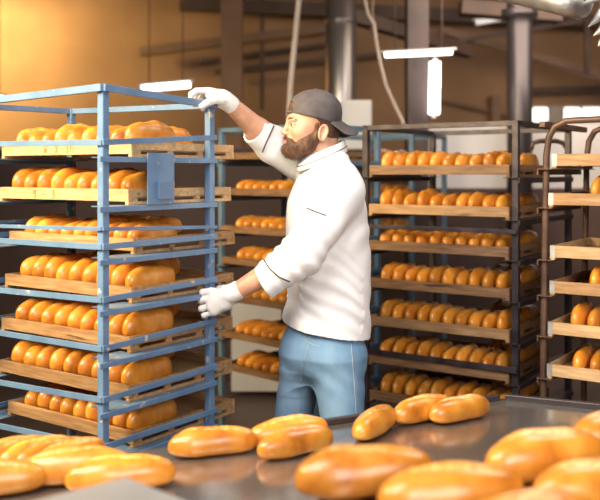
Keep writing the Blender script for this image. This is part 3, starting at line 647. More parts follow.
# ------------------------------------------------------------------ PERSON
class Field:
    def __init__(s, lo, hi, h):
        s.h = h; s.lo = np.array(lo, float); s.n = np.ceil((np.array(hi, float) - s.lo) / h).astype(int) + 1
        s.F = np.full(tuple(s.n), 0.5, np.float32)
    def sub(s, lo, hi):
        a = np.clip(np.floor((np.array(lo) - s.lo) / s.h).astype(int), 0, s.n); b = np.clip(np.ceil((np.array(hi) - s.lo) / s.h).astype(int) + 1, 0, s.n)
        if (b <= a).any(): return None
        ax = [(s.lo[i] + s.h * np.arange(a[i], b[i])).astype(np.float32) for i in range(3)]
        return (slice(a[0], b[0]), slice(a[1], b[1]), slice(a[2], b[2])), (ax[0][:, None, None], ax[1][None, :, None], ax[2][None, None, :])
    def comb(s, sl, d, k, op):
        f = s.F[sl]
        if op == 'add':
            if k > 0:
                hh = np.maximum(k - np.abs(f - d), 0) / k; s.F[sl] = np.minimum(f, d) - hh * hh * k * 0.25
            else: s.F[sl] = np.minimum(f, d)
        else:
            d = -d
            if k > 0:
                hh = np.maximum(k - np.abs(f - d), 0) / k; s.F[sl] = np.maximum(f, d) + hh * hh * k * 0.25
            else: s.F[sl] = np.maximum(f, d)
    def cone(s, a, b, ra, rb, k=0.01, op='add'):
        a = np.array(a, float); b = np.array(b, float); r = max(ra, rb) + k + 3 * s.h
        g = s.sub(np.minimum(a, b) - r, np.maximum(a, b) + r)
        if g is None: return
        sl, (X, Y, Z) = g
        d = b - a; L2 = float(d @ d) + 1e-12
        t = np.clip(((X - a[0]) * d[0] + (Y - a[1]) * d[1] + (Z - a[2]) * d[2]) / L2, 0, 1)
        q = np.sqrt((X - a[0] - t * d[0]) ** 2 + (Y - a[1] - t * d[1]) ** 2 + (Z - a[2] - t * d[2]) ** 2) - (ra + (rb - ra) * t)
        s.comb(sl, q, k, op)
    def ell(s, c, r, M3=None, k=0.01, op='add'):
        """ellipsoid; M3 rows = local axes"""
        c = np.array(c, float); r = np.array(r, float); R_ = r.max() + k + 3 * s.h
        g = s.sub(c - R_, c + R_)
        if g is None: return
        sl, (X, Y, Z) = g
        if M3 is None: M3 = np.eye(3)
        P = [(X - c[0]) * M3[i][0] + (Y - c[1]) * M3[i][1] + (Z - c[2]) * M3[i][2] for i in range(3)]
        k0 = np.sqrt(sum((P[i] / r[i]) ** 2 for i in range(3))); k1 = np.sqrt(sum((P[i] / r[i] ** 2) ** 2 for i in range(3)))
        s.comb(sl, k0 * (k0 - 1) / np.maximum(k1, 1e-6), k, op)
    def loft(s, secs, ax, k=0.01, op='add', margin=0.06, pw=2.3):
        """secs: (z, cx, cy, a, b): a along ax (horizontal unit), b across"""
        secs = sorted(secs); z = np.array([q[0] for q in secs]); ar = np.array(secs)
        lo = [ar[:, 1].min() - ar[:, 3:5].max() - margin, ar[:, 2].min() - ar[:, 3:5].max() - margin, z[0] - margin]
        hi = [ar[:, 1].max() + ar[:, 3:5].max() + margin, ar[:, 2].max() + ar[:, 3:5].max() + margin, z[-1] + margin]
        sl, (X, Y, Z) = s.sub(lo, hi)
        zc_ = np.clip(Z[0, 0], z[0], z[-1])
        def ip(j):
            # smooth interpolation
            v_ = np.interp(zc_, z, ar[:, j])
            return v_.astype(np.float32)[None, None, :]
        cx, cy, A, B_ = ip(1), ip(2), ip(3), ip(4)
        u = (X - cx) * ax[0] + (Y - cy) * ax[1]; v = -(X - cx) * ax[1] + (Y - cy) * ax[0]
        kk = (np.abs(u / A) ** pw + np.abs(v / B_) ** pw) ** (1 / pw)
        d = (kk - 1) * np.minimum(A, B_) * 1.0
        dz = np.maximum(z[0] - Z, Z - z[-1])
        d = np.maximum(d, dz)
        s.comb(sl, d, k, op)
    def cut_plane(s, p, n):   # remove what lies on the side n points to
        X, Y, Z = [(s.lo[i] + s.h * np.arange(s.n[i])).astype(np.float32) for i in range(3)]
        d = (X[:, None, None] - p[0]) * n[0] + (Y[None, :, None] - p[1]) * n[1] + (Z[None, None, :] - p[2]) * n[2]
        s.F = np.maximum(s.F, d.astype(np.float32))
    def grid(s):
        return [(s.lo[i] + s.h * np.arange(s.n[i])).astype(np.float32) for i in range(3)]
    def mesh(s):
        F = s.F; h = s.h
        S = F < 0
        c = np.zeros(tuple(np.array(F.shape) - 1), np.uint8)
        for i in (0, 1):
            for j in (0, 1):
                for k in (0, 1):
                    c += S[i:F.shape[0] - 1 + i, j:F.shape[1] - 1 + j, k:F.shape[2] - 1 + k]
        act = (c > 0) & (c < 8)
        idx = np.argwhere(act)
        lut = -np.ones(act.shape, np.int32); lut[act] = np.arange(len(idx))
        acc = np.zeros((len(idx), 3)); cnt = np.zeros(len(idx))
        cor = [(i, j, k) for i in (0, 1) for j in (0, 1) for k in (0, 1)]
        for a in cor:
            for ax in range(3):
                if a[ax]: continue
                b = list(a); b[ax] = 1
                fa = F[idx[:, 0] + a[0], idx[:, 1] + a[1], idx[:, 2] + a[2]].astype(float); fb = F[idx[:, 0] + b[0], idx[:, 1] + b[1], idx[:, 2] + b[2]].astype(float)
                m = (fa < 0) != (fb < 0)
                t = np.where(m, fa / np.where(m, fa - fb, 1), 0)
                p = np.tile(np.array(a, float), (len(idx), 1)); p[:, ax] += t
                acc[m] += p[m]; cnt[m] += 1
        V = s.lo + h * (idx + acc / cnt[:, None])
        faces = []
        for ax in range(3):
            o1, o2 = [(1, 2), (2, 0), (0, 1)][ax]
            n = list(F.shape)
            s0 = [slice(None)] * 3; s1 = [slice(None)] * 3
            s0[ax] = slice(0, n[ax] - 1); s1[ax] = slice(1, n[ax])
            for o in (o1, o2): s0[o] = slice(1, n[o] - 1); s1[o] = slice(1, n[o] - 1)
            A = S[tuple(s0)]; B = S[tuple(s1)]
            e = np.argwhere(A != B)
            if not len(e): continue
            fl = A[e[:, 0], e[:, 1], e[:, 2]]
            g = e.copy(); g[:, o1] += 1; g[:, o2] += 1
            def L(d1, d2):
                q = g.copy(); q[:, o1] -= d1; q[:, o2] -= d2; return lut[q[:, 0], q[:, 1], q[:, 2]]
            q = np.stack([L(1, 1), L(0, 1), L(0, 0), L(1, 0)], 1)
            q[~fl] = q[~fl][:, ::-1]
            faces.append(q)
        return V, np.concatenate(faces)
def fast_mesh(name, V, Fc, mat, parent, smooth=True):
    me = bpy.data.meshes.new(name); V = V - np.array(parent.location)
    me.vertices.add(len(V)); me.vertices.foreach_set('co', V.astype(np.float32).ravel())
    me.loops.add(Fc.size); me.loops.foreach_set('vertex_index', Fc.astype(np.int32).ravel())
    me.polygons.add(len(Fc)); me.polygons.foreach_set('loop_start', np.arange(0, Fc.size, 4, dtype=np.int32))
    me.update(calc_edges=True); me.validate()
    if smooth: me.polygons.foreach_set('use_smooth', [True] * len(me.polygons))
    me.materials.append(mat)
    o = bpy.data.objects.new(name, me); COL.objects.link(o); o.parent = parent
    return o
def vnoise(X, Y, Z, seed):
    rs = np.random.RandomState(seed); out = 0
    for i in range(7):
        d = rs.normal(size=3); d /= np.linalg.norm(d); f = rs.uniform(0.7, 1.9)
        out = out + np.sin((X * d[0] + Y * d[1] + Z * d[2]) * f + rs.uniform(0, 6.28) + 0.9 * np.sin((X * d[1] + Y * d[2] + Z * d[0]) * f * 0.8 + rs.uniform(0, 6.28)))
    return out / 3.0

M['skin'] = noise_mat('skin', (0.56, 0.285, 0.175), (0.68, 0.37, 0.24), 22, rough=0.45, bump=0.08, bscale=300, bdist=0.001)
M['skin'].node_tree.nodes['Principled BSDF'].inputs['Subsurface Weight'].default_value = 0.12
M['skin'].node_tree.nodes['Principled BSDF'].inputs['Subsurface Radius'].default_value = (0.02, 0.008, 0.004)
M['beard'] = noise_mat('beard_hair', (0.045, 0.018, 0.010), (0.17, 0.075, 0.038), 90, (1, 1, 0.35), rough=0.6, bump=0.9, bscale=260, bdist=0.004)
M['hair'] = noise_mat('dark_hair', (0.05, 0.022, 0.014), (0.12, 0.06, 0.035), 120, (1, 1, 0.35), rough=0.6, bump=0.7, bscale=300, bdist=0.002)
M['cap'] = noise_mat('grey_cotton', (0.075, 0.063, 0.066), (0.10, 0.085, 0.088), 30, rough=0.85, bump=0.3, bscale=500, bdist=0.001)
M['jacket'] = noise_mat('white_cotton', (0.86, 0.85, 0.85), (0.90, 0.89, 0.89), 12, rough=0.75, bump=0.25, bscale=22, bdist=0.006)
M['glove'] = noise_mat('knitted_white_cotton', (0.68, 0.65, 0.62), (0.80, 0.77, 0.73), 30, rough=0.85, bump=0.5, bscale=420, bdist=0.0015)
M['denim'] = noise_mat('blue_denim', (0.14, 0.26, 0.40), (0.26, 0.41, 0.57), 7, (1, 1, 0.5), rough=0.85, bump=0.35, bscale=60, bdist=0.004)
M['piping'] = noise_mat('dark_piping', (0.03, 0.02, 0.03), (0.05, 0.04, 0.05), 30, rough=0.7, bump=0)
M['shoe'] = noise_mat('dark_shoe', (0.03, 0.03, 0.03), (0.05, 0.05, 0.05), 10, rough=0.5, bump=0.05)
M['lips'] = noise_mat('lips', (0.60, 0.22, 0.16), (0.66, 0.26, 0.19), 40, rough=0.4, bump=0)
M['thread'] = noise_mat('pale_thread', (0.42, 0.45, 0.46), (0.5, 0.5, 0.5), 40, rough=0.8, bump=0)

man = empty('person', (0.1, 3.15, 0.0), 0, 'bearded baker in white jacket, jeans, gloves and backward grey cap gripping the blue rack', 'person')
# head frame
S_ = 3.12 / F_PX
hf = np.array([-0.985, -0.17, 0]); hf /= np.linalg.norm(hf); hl = np.array([-hf[1], hf[0], 0]); hu = np.array([0, 0, 1.0])
HO = np.array(W(319.4, HOR, 3.12)); Z0 = zat(125.3, 3.12)
def H(x, y, z): return HO * [1, 1, 0] + hf * x + hl * y + np.array([0, 0, Z0 + z])
HM = np.array([hf, hl, hu])
def rotm(pitch):  # local axes pitched about the left axis
    c, s = math.cos(pitch), math.sin(pitch)
    return np.array([hf * c + hu * s, hl, -hf * s + hu * c])
# shoulders
ax2 = np.array([0.2, -0.98]); ax3 = np.array([0.2, -0.98, 0]); fw = np.array([-0.98, -0.2, 0])
SN = np.array(W(342, 190, 2.975)); EN = np.array(W(302, 254, 2.90)); WN = np.array(W(236, 291.5, 2.925))
SF = np.array(W(316, 171, 3.36)); EF = np.array(W(274, 145, 3.20)); WF = np.array(W(229.5, 103.5, 3.04))

def lerp(a, b, t): return a + (b - a) * t
# ---- body, one continuous surface
B = Field((-0.42, 2.78, 0.04), (0.34, 3.56, 1.87), 0.0031)
B.ell(H(.016, 0, .042), (.093, .076, .080), HM, k=0)
B.ell(H(.052, 0, -.012), (.060, .063, .082), HM, k=.02)
B.ell(H(.050, 0, -.066), (.060, .054, .036), HM, k=.02)
B.ell(H(.094, 0, -.088), (.022, .024, .018), HM, k=.015)
for s in (-1, 1):
    B.ell(H(.078, s * .042, -.022), (.026, .022, .024), HM, k=.02)
    B.ell(H(.106, s * .032, .000), (.017, .017, .012), HM, k=.010, op='sub')
    B.cone(H(.108, s * .010, .017), H(.098, s * .046, .017), .0085, .007, k=.01)
    B.ell(H(.0915, s * .032, -.001), (.0135, .0150, .0118), HM, k=.004)
B.cone(H(.106, 0, .020), H(.113, 0, .002), .010, .0085, k=.012)
B.cone(H(.111, 0, .004), H(.130, 0, -.026), .0075, .0095, k=.008)
for s in (-1, 1): B.ell(H(.119, s * .011, -.030), (.011, .008, .0075), HM, k=.005)
B.ell(H(.108, 0, -.050), (.014, .026, .014), HM, k=.01)
B.cone(H(-.010, 0, -.03), H(-.022, 0, -.125), .052, .056, k=.02)
B.cone(H(.02, 0, -.07), H(.0, 0, -.135), .040, .050, k=.02)
for s in (-1, 1):
    c = H(.002, s * .077, -.030)
    em = rotm(0.22)
    e2 = np.array([em[0] * math.cos(.35) + em[1] * s * math.sin(-.35), em[1] * math.cos(.35) + em[0] * s * math.sin(.35), em[2]])
    B.ell(c, (.018, .0065, .031), e2, k=.005)
    B.ell(c + hl * s * .006 + hu * .002 + hf * .002, (.011, .007, .020), e2, k=.003, op='sub')
    for q in range(9):   # helix rim
        a0 = -1.9 + q * 0.46; a1 = a0 + 0.46
        p0 = c + hl * s * .005 + em[0] * (math.cos(a0 + 1.57 + .4) * -.015) + em[2] * (math.sin(a0 + 1.57 + .4) * -.027) * -1
        p1 = c + hl * s * .005 + em[0] * (math.cos(a1 + 1.57 + .4) * -.015) + em[2] * (math.sin(a1 + 1.57 + .4) * -.027) * -1
        B.cone(p0, p1, .0033, .0033, k=.003)
# torso under the jacket
def tx(px): return (px - 300) / F_PX * 3.15
tors = [(0.89, tx(322), 3.15, .13, .10), (0.96, tx(323), 3.15, .145, .112), (1.1, tx(326), 3.15, .148, .112), (1.25, tx(327), 3.15, .155, .115), (1.4, tx(327), 3.15, .168, .115), (1.49, tx(327), 3.15, .15, .10), (1.55, tx(327), 3.15, .09, .075), (1.585, tx(326), 3.15, .06, .06)]
B.loft(tors, ax2, k=.02)
for S0, E0_, W0, k_ in ((SN, EN, WN, 1), (SF, EF, WF, 1)):
    B.cone(S0, E0_, .052, .042, k=.02)
    B.cone(E0_, lerp(E0_, W0, .35), .042, .043, k=.02)
    B.cone(lerp(E0_, W0, .35), W0, .043, .029, k=.02)
    B.cone(W0, W0 + (W0 - E0_) * .12, .028, .022, k=.01)
LEGS = [(W(337, 360, 3.06), W(344, 430, 3.04), W(349, 560, 3.06)), (W(305, 350, 3.22), W(291, 432, 3.27), W(283, 545, 3.29))]
for a, b, c in LEGS:
    a, b, c = np.array(a), np.array(b), np.array(c)
    c = c.copy(); knee = b.copy(); knee[2] = 0.50; ank = c.copy(); ank[2] = 0.10
    B.cone(a, b, .070, .045, k=.02); B.cone(b, knee, .045, .045, k=.01); B.cone(knee, ank, .044, .036, k=.01); B.cone(ank, ank + fw * .12 - np.array([0, 0, .045]), .035, .028, k=.01)
V, Fc = B.mesh(); body = fast_mesh('body', V, Fc, M['skin'], man); del B
print('body', len(V))
# ---- jacket
CC = np.array(W(322, 157.0, 3.14)); J = Field((-0.25, 2.78, 0.93), (0.34, 3.56, 1.76), 0.0042)
jk = [(0.938, tx(323.5), 3.15, .192, .163), (1.0, tx(325), 3.15, .186, .156), (1.1, tx(328), 3.15, .180, .147), (1.2, tx(328.5), 3.15, .178, .145), (1.3, tx(327), 3.15, .185, .144), (1.38, tx(326.5), 3.15, .19, .140), (1.44, tx(326), 3.15, .19, .132),
      (1.49, tx(327), 3.15, .178, .118), (1.53, tx(327), 3.15, .15, .102), (1.565, tx(326.5), 3.15, .112, .088), (1.60, tx(325), 3.15, .078, .078)]
J.loft(jk, ax2, k=0)
# hem drops to the back
CN = np.array(W(263.5, 282.5, 2.913)); CF = np.array(W(254, 130, 3.125))
J.cone(SN, lerp(SN, EN, .55), .078, .074, k=.03)
J.cone(lerp(SN, EN, .55), EN, .074, .072, k=.02)
J.cone(EN, CN + (CN - EN) * .1, .073, .058, k=.02)
J.ell(SN + np.array([.0, .03, -.02]), (.07, .07, .075), None, k=.03)
J.cone(SF, EF, .078, .068, k=.03)
J.cone(EF, CF, .068, .050, k=.02)
J.cone(np.array(W(340, 175, 3.02)), np.array(W(330, 160, 3.12)), .055, .05, k=.04)
J.cone(SF, np.array(W(328, 162, 3.18)), .060, .05, k=.04)
# folds
gx, gy, gz = J.grid(); X = gx[:, None, None]; Y = gy[None, :, None]; Z = gz[None, None, :]
fold = vnoise(X * 9, Y * 9, Z * 13, 3) * 0.0030
dA = (EN - SN) / np.linalg.norm(EN - SN); sA = (X - SN[0]) * dA[0] + (Y - SN[1]) * dA[1] + (Z - SN[2]) * dA[2]
nearA = np.exp(-((sA - .29) / .10) ** 2) * (Y < 3.02)
fold = fold + nearA * 0.0035 * np.sin(sA * 150 + 2.2 * np.sin(X * 22 + Z * 9)) 
fold = fold + (Z < 1.25) * 0.0028 * np.sin((X * .8 + Z * .6) * 62 + 2.0 * np.sin(Y * 11 + Z * 9)) * np.clip((1.25 - Z) / .2, 0, 1)
fold = fold + 0.003 * np.sin((X * .75 - Z * .66) * 75 + 2 * np.sin(Z * 14 + Y * 7)) * np.exp(-((Z - 1.33) / .09) ** 2) * np.clip((X - .08) / .06, 0, 1)
J.F += fold.astype(np.float32)
# cuffs: flat cut and open end
for E0_, C0, W0, rr in ((EN, CN, WN, .046), (EF, CF, WF, .042)):
    n_ = (W0 - C0) / np.linalg.norm(W0 - C0) * 0.35 + (C0 - E0_) / np.linalg.norm(C0 - E0_) * 0.65; n_ /= np.linalg.norm(n_)
    sl, (X, Y, Z) = J.sub(C0 - .12, C0 + .12)
    dpl = (X - C0[0]) * n_[0] + (Y - C0[1]) * n_[1] + (Z - C0[2]) * n_[2]
    rad = np.sqrt(np.maximum((X - C0[0]) ** 2 + (Y - C0[1]) ** 2 + (Z - C0[2]) ** 2 - dpl ** 2, 0))
    J.F[sl] = np.maximum(J.F[sl], np.where(rad < .10, dpl, -1))
    inner = np.maximum(rad - rr, -(dpl + 0.03)); J.F[sl] = np.maximum(J.F[sl], -inner)
J.cut_plane((tx(325), 3.15, 0.984), (-.17, 0.0, -1))
sl, (X, Y, Z) = J.sub(CC - .13, CC + .13)
dpl = ((Z - CC[2] + .002) - .42 * (X - CC[0]) + .004) / 1.085; rad = np.sqrt((X - CC[0]) ** 2 + (Y - CC[1]) ** 2) - .112
J.F[sl] = np.maximum(J.F[sl], -np.maximum(-dpl, rad))
V, Fc = J.mesh(); jacket = fast_mesh('chef_jacket', V, Fc, M['jacket'], man); del J, fold, nearA, sA
# ---- jeans
P = Field((-0.2, 2.82, 0.06), (0.34, 3.5, 1.02), 0.0045)
P.loft([(0.80, tx(320), 3.15, .08, .08), (0.84, tx(321), 3.15, .13, .12), (0.88, tx(322), 3.15, .158, .135), (0.90, tx(323), 3.15, .170, .146), (0.94, tx(323), 3.15, .160, .138), (1.0, tx(324), 3.15, .140, .118)], ax2, k=0)
for q, (a, b, c) in enumerate(LEGS):
    a, b, c = np.array(a), np.array(b), np.array(c)
    knee = b.copy(); knee[2] = 0.50; ank = c.copy(); ank[2] = 0.11
    t_ = b.copy()
    if q == 0:
        P.cone(a, b, .096, .073, k=.05); P.cone(b, knee, .073, .066, k=.01)
    else:
        P.cone(a, b, .083, .058, k=.06); P.cone(b, knee, .058, .060, k=.01)
    P.cone(knee, ank, .066, .058, k=.02)
    P.cone(ank, ank + np.array([0, 0, -.02]), .058, .060, k=.01)
P.cone(np.array(W(300, 348, 3.11)), np.array(W(292, 430, 3.25)), .062, .052, k=.06)
P.ell(np.array(W(346, 358, 3.12)), (.066, .10, .075), None, k=.03)
gx, gy, gz = P.grid(); X = gx[:, None, None]; Y = gy[None, :, None]; Z = gz[None, None, :]
P.F += (vnoise(X * 14, Y * 14, Z * 14, 9) * 0.0022 + 0.0022 * np.sin((X * .5 + Z) * 80 + 2.5 * np.sin(Y * 12 + X * 14)) * np.exp(-((Z - .84) / .07) ** 2)).astype(np.float32)
V, Fc = P.mesh(); jeans = fast_mesh('jeans', V, Fc, M['denim'], man); del P
for q, (a, b, c) in enumerate(LEGS):
    c = np.array(c); c[2] = 0.0
    Sh = Field((c[0] - .28, c[1] - .14, -0.004), (c[0] + .14, c[1] + .08, .15), .004)
    Sh.cone(c + [0.03, 0, .055], c + fw * .14 + [0, 0, .04], .045, .040, k=0)
    Sh.cone(c + fw * .10 + [0, 0, .04], c + fw * .19 + [0, 0, .032], .042, .030, k=.02)
    Sh.cone(c + [0, 0, .06], c + [0, 0, .11], .045, .045, k=.02)
    Sh.cut_plane((0, 0, 0.001), (0, 0, -1))
    V, Fc = Sh.mesh(); fast_mesh('shoe', V, Fc, M['shoe'], man)
# ---- cap
C = Field(tuple(H(0, 0, 0) + [-.16, -.16, -.08]), tuple(H(0, 0, 0) + [.18, .16, .18]), 0.0025)
C.ell(H(.0205, 0, .040), (.0985, .0865, .0875), HM, k=0)
C.ell(H(-.008, 0, .055), (.068, .078, .066), HM, k=.02)
# bottom plane: through (.115,+.045) front and (-.055,+.002) back
pf = H(.115, 0, .045); pb = H(-.05, 0, .0035); dpl = (pf - pb) / np.linalg.norm(pf - pb); nn = np.cross(dpl, hl); nn = nn if nn[2] < 0 else -nn
C.cut_plane(pf, nn)
cc = H(.128, 0, .052)
C.ell(H(.116, 0, .058), (.030, .052, .033), HM, k=.002, op='sub')
C.ell(H(.0185, 0, .040), (.0945, .0815, .081), HM, k=0, op='sub')
gx, gy, gz = C.grid(); X = gx[:, None, None]; Y = gy[None, :, None]; Z = gz[None, None, :]
C.F += (vnoise(X * 26, Y * 26, Z * 20, 5) * 0.0012).astype(np.float32)
V, Fc = C.mesh(); cap = fast_mesh('cap', V, Fc, M['cap'], man); del C
tube('cap_strap', [H(.098, -.036, .046), H(.110, -.022, .046), H(.1165, 0, .046), H(.110, .022, .046), H(.098, .036, .046)], 0.0055, M['cap'], cap)
cap_bits = []
o_ = bpy.data.objects['cap_strap']
def reparent_local(o, par):   # geometry was written for the man's origin
    o.parent = par
# tube() subtracts the parent's location: cap sits at the man's local origin, so shift back
def fix(o):
    me = o.data; d = man.location
    for v_ in me.vertices: v_.co = Vector(v_.co) - d
fix(o_)
tube('cap_button', [H(.012, 0, .1265), H(.012, 0, .1315)], [0.008, 0.005], M['cap'], cap); fix(bpy.data.objects['cap_button'])
# bill, bent plate
bm = bmesh.new(); nu, nv = 14, 22; top_, bot_ = [], []
for i in range(nu + 1):
    u = i / nu
    rt, rb = [], []
    for j in range(nv + 1):
        v_ = -1 + 2 * j / nv
        yy = v_ * .078
        root = -.026 - .042 * (1 - v_ * v_)          # where it leaves the cap
        tip = -.052 - .090 * math.sqrt(max(0, 1 - (v_ * .98) ** 2)) ** 0.8
        x = root + (tip - root) * u
        z = .024 - .018 * v_ * v_ - (root - x + .0) * 0.62 - .006 * u * v_ * v_
        rt.append(bm.verts.new(Vector(H(x, yy, z)) - man.location)); rb.append(bm.verts.new(Vector(H(x, yy * .99, z - .0038)) - man.location))
    top_.append(rt); bot_.append(rb)
for i in range(nu):
    for j in range(nv):
        bm.faces.new((top_[i][j], top_[i][j + 1], top_[i + 1][j + 1], top_[i + 1][j])); bm.faces.new((bot_[i][j], bot_[i + 1][j], bot_[i + 1][j + 1], bot_[i][j + 1]))
for i in range(nu):
    for j in (0, nv): bm.faces.new((top_[i][j], top_[i + 1][j], bot_[i + 1][j], bot_[i][j]))
for j in range(nv):
    for i in (0, nu): bm.faces.new((top_[i][j], top_[i][j + 1], bot_[i][j + 1], bot_[i][j]))
frombm('cap_peak', bm, M['cap'], cap, True)
# ---- hair under the cap, brows, eyes, lips
Hh = Field(tuple(H(0, 0, 0) + [-.14, -.14, -.10]), tuple(H(0, 0, 0) + [.16, .14, .14]), 0.0025)
Hh.ell(H(.012, 0, .036), (.093, .0785, .083), HM, k=0)
Hh.cone(H(-.018, 0, -.01), H(-.020, 0, -.055), .0555, .051, k=.02)
Hh.ell(H(.088, 0, .060), (.024, .040, .028), HM, k=.005)
Hh.ell(H(.045, 0, -.045), (.062, .12, .060), HM, k=.004, op='sub')
Hh.ell(H(.080, 0, -.005), (.085, .12, .052), HM, k=.004, op='sub')
Hh.cut_plane(H(-.05, 0, -.048), (0.0, 0, -1))
gx, gy, gz = Hh.grid()
Hh.F += (vnoise(gx[:, None, None] * 150, gy[None, :, None] * 150, gz[None, None, :] * 90, 2) * 0.0007).astype(np.float32)
V, Fc = Hh.mesh(); fast_mesh('hair', V, Fc, M['hair'], man)
M['eye'] = noise_mat('eye_white', (0.6, 0.56, 0.52), (0.65, 0.6, 0.56), 10, rough=0.2, bump=0)
M['iris'] = noise_mat('iris', (0.05, 0.04, 0.03), (0.09, 0.08, 0.06), 60, rough=0.1, bump=0)
def blob(name, c, r, M3, mat, par, seg=20):
    bm = bmesh.new(); bmesh.ops.create_uvsphere(bm, u_segments=seg, v_segments=seg // 2 + 2, radius=1)
    A = Matrix([list(M3[0]), list(M3[1]), list(M3[2])]).transposed()
    for v_ in bm.verts: v_.co = A @ Vector((v_.co.x * r[0], v_.co.y * r[1], v_.co.z * r[2])) + Vector(c) - man.location
    return frombm(name, bm, mat, par, True)
for s in (-1, 1):
    e = blob('eye', H(.0965, s * .0325, -.0015), (.0112, .0125, .0082), HM, M['eye'], man)
    blob('iris', H(.1062, s * .0335, -.0015), (.0028, .0060, .0055), HM, M['iris'], e)
    tube('eyelid', [H(.1015, s * .0215, .002), H(.1085, s * .030, .0062), H(.1045, s * .040, .0050), H(.0940, s * .0475, -.001)], 0.0024, M['skin'], man, 8)
    tube('eyelash', [H(.1030, s * .0220, .0005), H(.1098, s * .031, .0040), H(.1055, s * .0415, .0028), H(.0950, s * .0490, -.003)], 0.0011, M['hair'], man, 6)
    tube('eyebrow', [H(.1145, s * .014, .019), H(.1135, s * .028, .0235), H(.104, s * .045, .022), H(.093, s * .055, .015)], [0.0022, 0.0028, 0.0026, 0.0010], M['beard'], man, 8)
blob('lips', H(.1195, 0, -.0565), (.0085, .021, .0038), HM, M['lips'], man); blob('lips', H(.1185, 0, -.0635), (.0095, .018, .0048), HM, M['lips'], man)
# ---- beard
Bd = Field(tuple(H(0, 0, 0) + [-.19, -.13, -.15]), tuple(H(0, 0, 0) + [.09, .13, .04]), 0.0021)
Bd.ell(H(.070, 0, -.084), (.062, .059, .034), HM, k=0)
Bd.ell(H(.096, 0, -.089), (.036, .040, .030), HM, k=.02)
for s in (-1, 1):
    Bd.ell(H(.046, s * .045, -.058), (.036, .020, .036), rotm(-.3), k=.02)
    Bd.cone(H(.022, s * .062, -.045), H(.022, s * .0685, -.002), .013, .006, k=.015)
    Bd.cone(H(.123, 0, -.0445), H(.108, s * .030, -.060), .0062, .0085, k=.006)
    Bd.cone(H(.108, s * .030, -.060), H(.100, s * .036, -.080), .0085, .014, k=.01)
Bd.ell(H(.122, 0, -.0600), (.018, .022, .0105), HM, k=.004, op='sub')
Bd.ell(H(.02, 0, -.11), (.045, .040, .03), HM, k=.01, op='sub')
gx, gy, gz = Bd.grid(); X = gx[:, None, None]; Y = gy[None, :, None]; Z = gz[None, None, :]
Bd.F += (vnoise(X * 170, Y * 170, Z * 95, 4) * 0.0014 + vnoise(X * 60, Y * 60, Z * 40, 14) * 0.0012).astype(np.float32)
V, Fc = Bd.mesh(); beard = fast_mesh('beard', V, Fc, M['beard'], man)
# ---- gloves
def hand(name, wrist, elbow, pts, palm, cuff_r=.031, thumb=None, rad=.0112, kn=None):
    allp = [np.array(p) for f in pts for p in f] + [np.array(wrist)] + [np.array(p) for p, _ in palm]
    lo = np.min(allp, axis=0) - .04; hi = np.max(allp, axis=0) + .04
    G = Field(lo, hi, .0016)
    d = (wrist - elbow); d /= np.linalg.norm(d)
    G.cone(wrist - d * .014, wrist + d * .02, cuff_r, cuff_r * .96, k=0)
    for (p, r), (q, r2) in zip(palm, palm[1:]): G.cone(p, q, r, r2, k=.012)
    for i, f in enumerate(pts):
        rr = rad * (1.0, 1.03, 1.0, .86, 1.12)[i % 5]
        for a, b, ra, rb in zip(f, f[1:], (1.08, 1.02, .96, .9), (1.02, .96, .88, .85)):
            G.cone(a, b, rr * ra, rr * rb, k=.0035)
    n_ = d
    dd_ = -d
    G.cut_plane(wrist - d * .016, -d)
    gx, gy, gz = G.grid()
    G.F += (vnoise(gx[:, None, None] * 70, gy[None, :, None] * 70, gz[None, None, :] * 70, 6) * 0.0007).astype(np.float32)
    V, Fc = G.mesh(); return fast_mesh(name, V, Fc, M['glove'], man)
A_ = lambda *p: np.array(W(*p))
# near hand, gripping the rack post
ys = (291, 298.5, 306, 312.5)
fing = []
for i, y in enumerate(ys):
    kx = (211.5, 209.5, 210, 212)[i]
    px_ = (202.5, 200.8, 201.5, 204.0)[i]
    fing.append([A_(228, 294 + i * 3.2, 2.94), A_(kx, y, 2.942), A_(px_, y + 1.2 + i * .6, 2.953), A_(px_ - .3, y + 2.2 + i * .8, 2.985), A_(px_ + 4.5, y + 2.5 + i, 3.022)])
thumb = [A_(230, 291, 2.95), A_(224, 288.5, 2.975), A_(219.5, 289, 3.005), A_(216, 291, 3.030)]
palm = [(WN, .029), (A_(227, 294, 2.938), .026), (A_(214, 294, 2.942), .017), (A_(212, 303, 2.942), .017), (A_(214, 310.5, 2.944), .016), (A_(226, 303, 2.938), .023), (A_(227, 294, 2.938), .025), (A_(214, 300, 2.94), .018), (A_(226, 298, 2.938), .022), (A_(212, 306, 2.942), .017)]
def shift5(f, t): return f + [t]
hand('glove', WN, EN, shift5(fing, thumb), palm)
# far hand, over the top rail corner
fing = [[A_(221, 97, 3.0), A_(207, 90.5, 2.985), A_(196.5, 91.2, 2.965), A_(191.5, 94.5, 2.955), A_(191, 98.5, 2.96)],
        [A_(222, 96, 3.02), A_(208, 91.2, 3.005), A_(199, 91.2, 3.0), A_(194.5, 97, 2.992), A_(193.5, 104.5, 2.975)],
        [A_(223, 96.5, 3.035), A_(211, 92.5, 3.03), A_(202.5, 95, 3.025), A_(199, 102, 3.012), A_(203, 108.5, 2.995)],
        [A_(224, 98, 3.05), A_(214, 95.5, 3.05), A_(207, 99, 3.045), A_(204, 105, 3.035), A_(208.5, 109.5, 3.02)]]
thumb = [A_(222, 101, 2.99), A_(214.5, 100.5, 2.965), A_(207, 103, 2.935), A_(201.5, 106.5, 2.925)]
palm = [(WF, .028), (A_(221, 98, 3.02), .028), (A_(210, 93.5, 2.995), .018), (A_(212, 94, 3.02), .018), (A_(215, 97, 3.04), .018), (A_(222, 99, 3.02), .024), (A_(211, 96, 2.99), .017)]
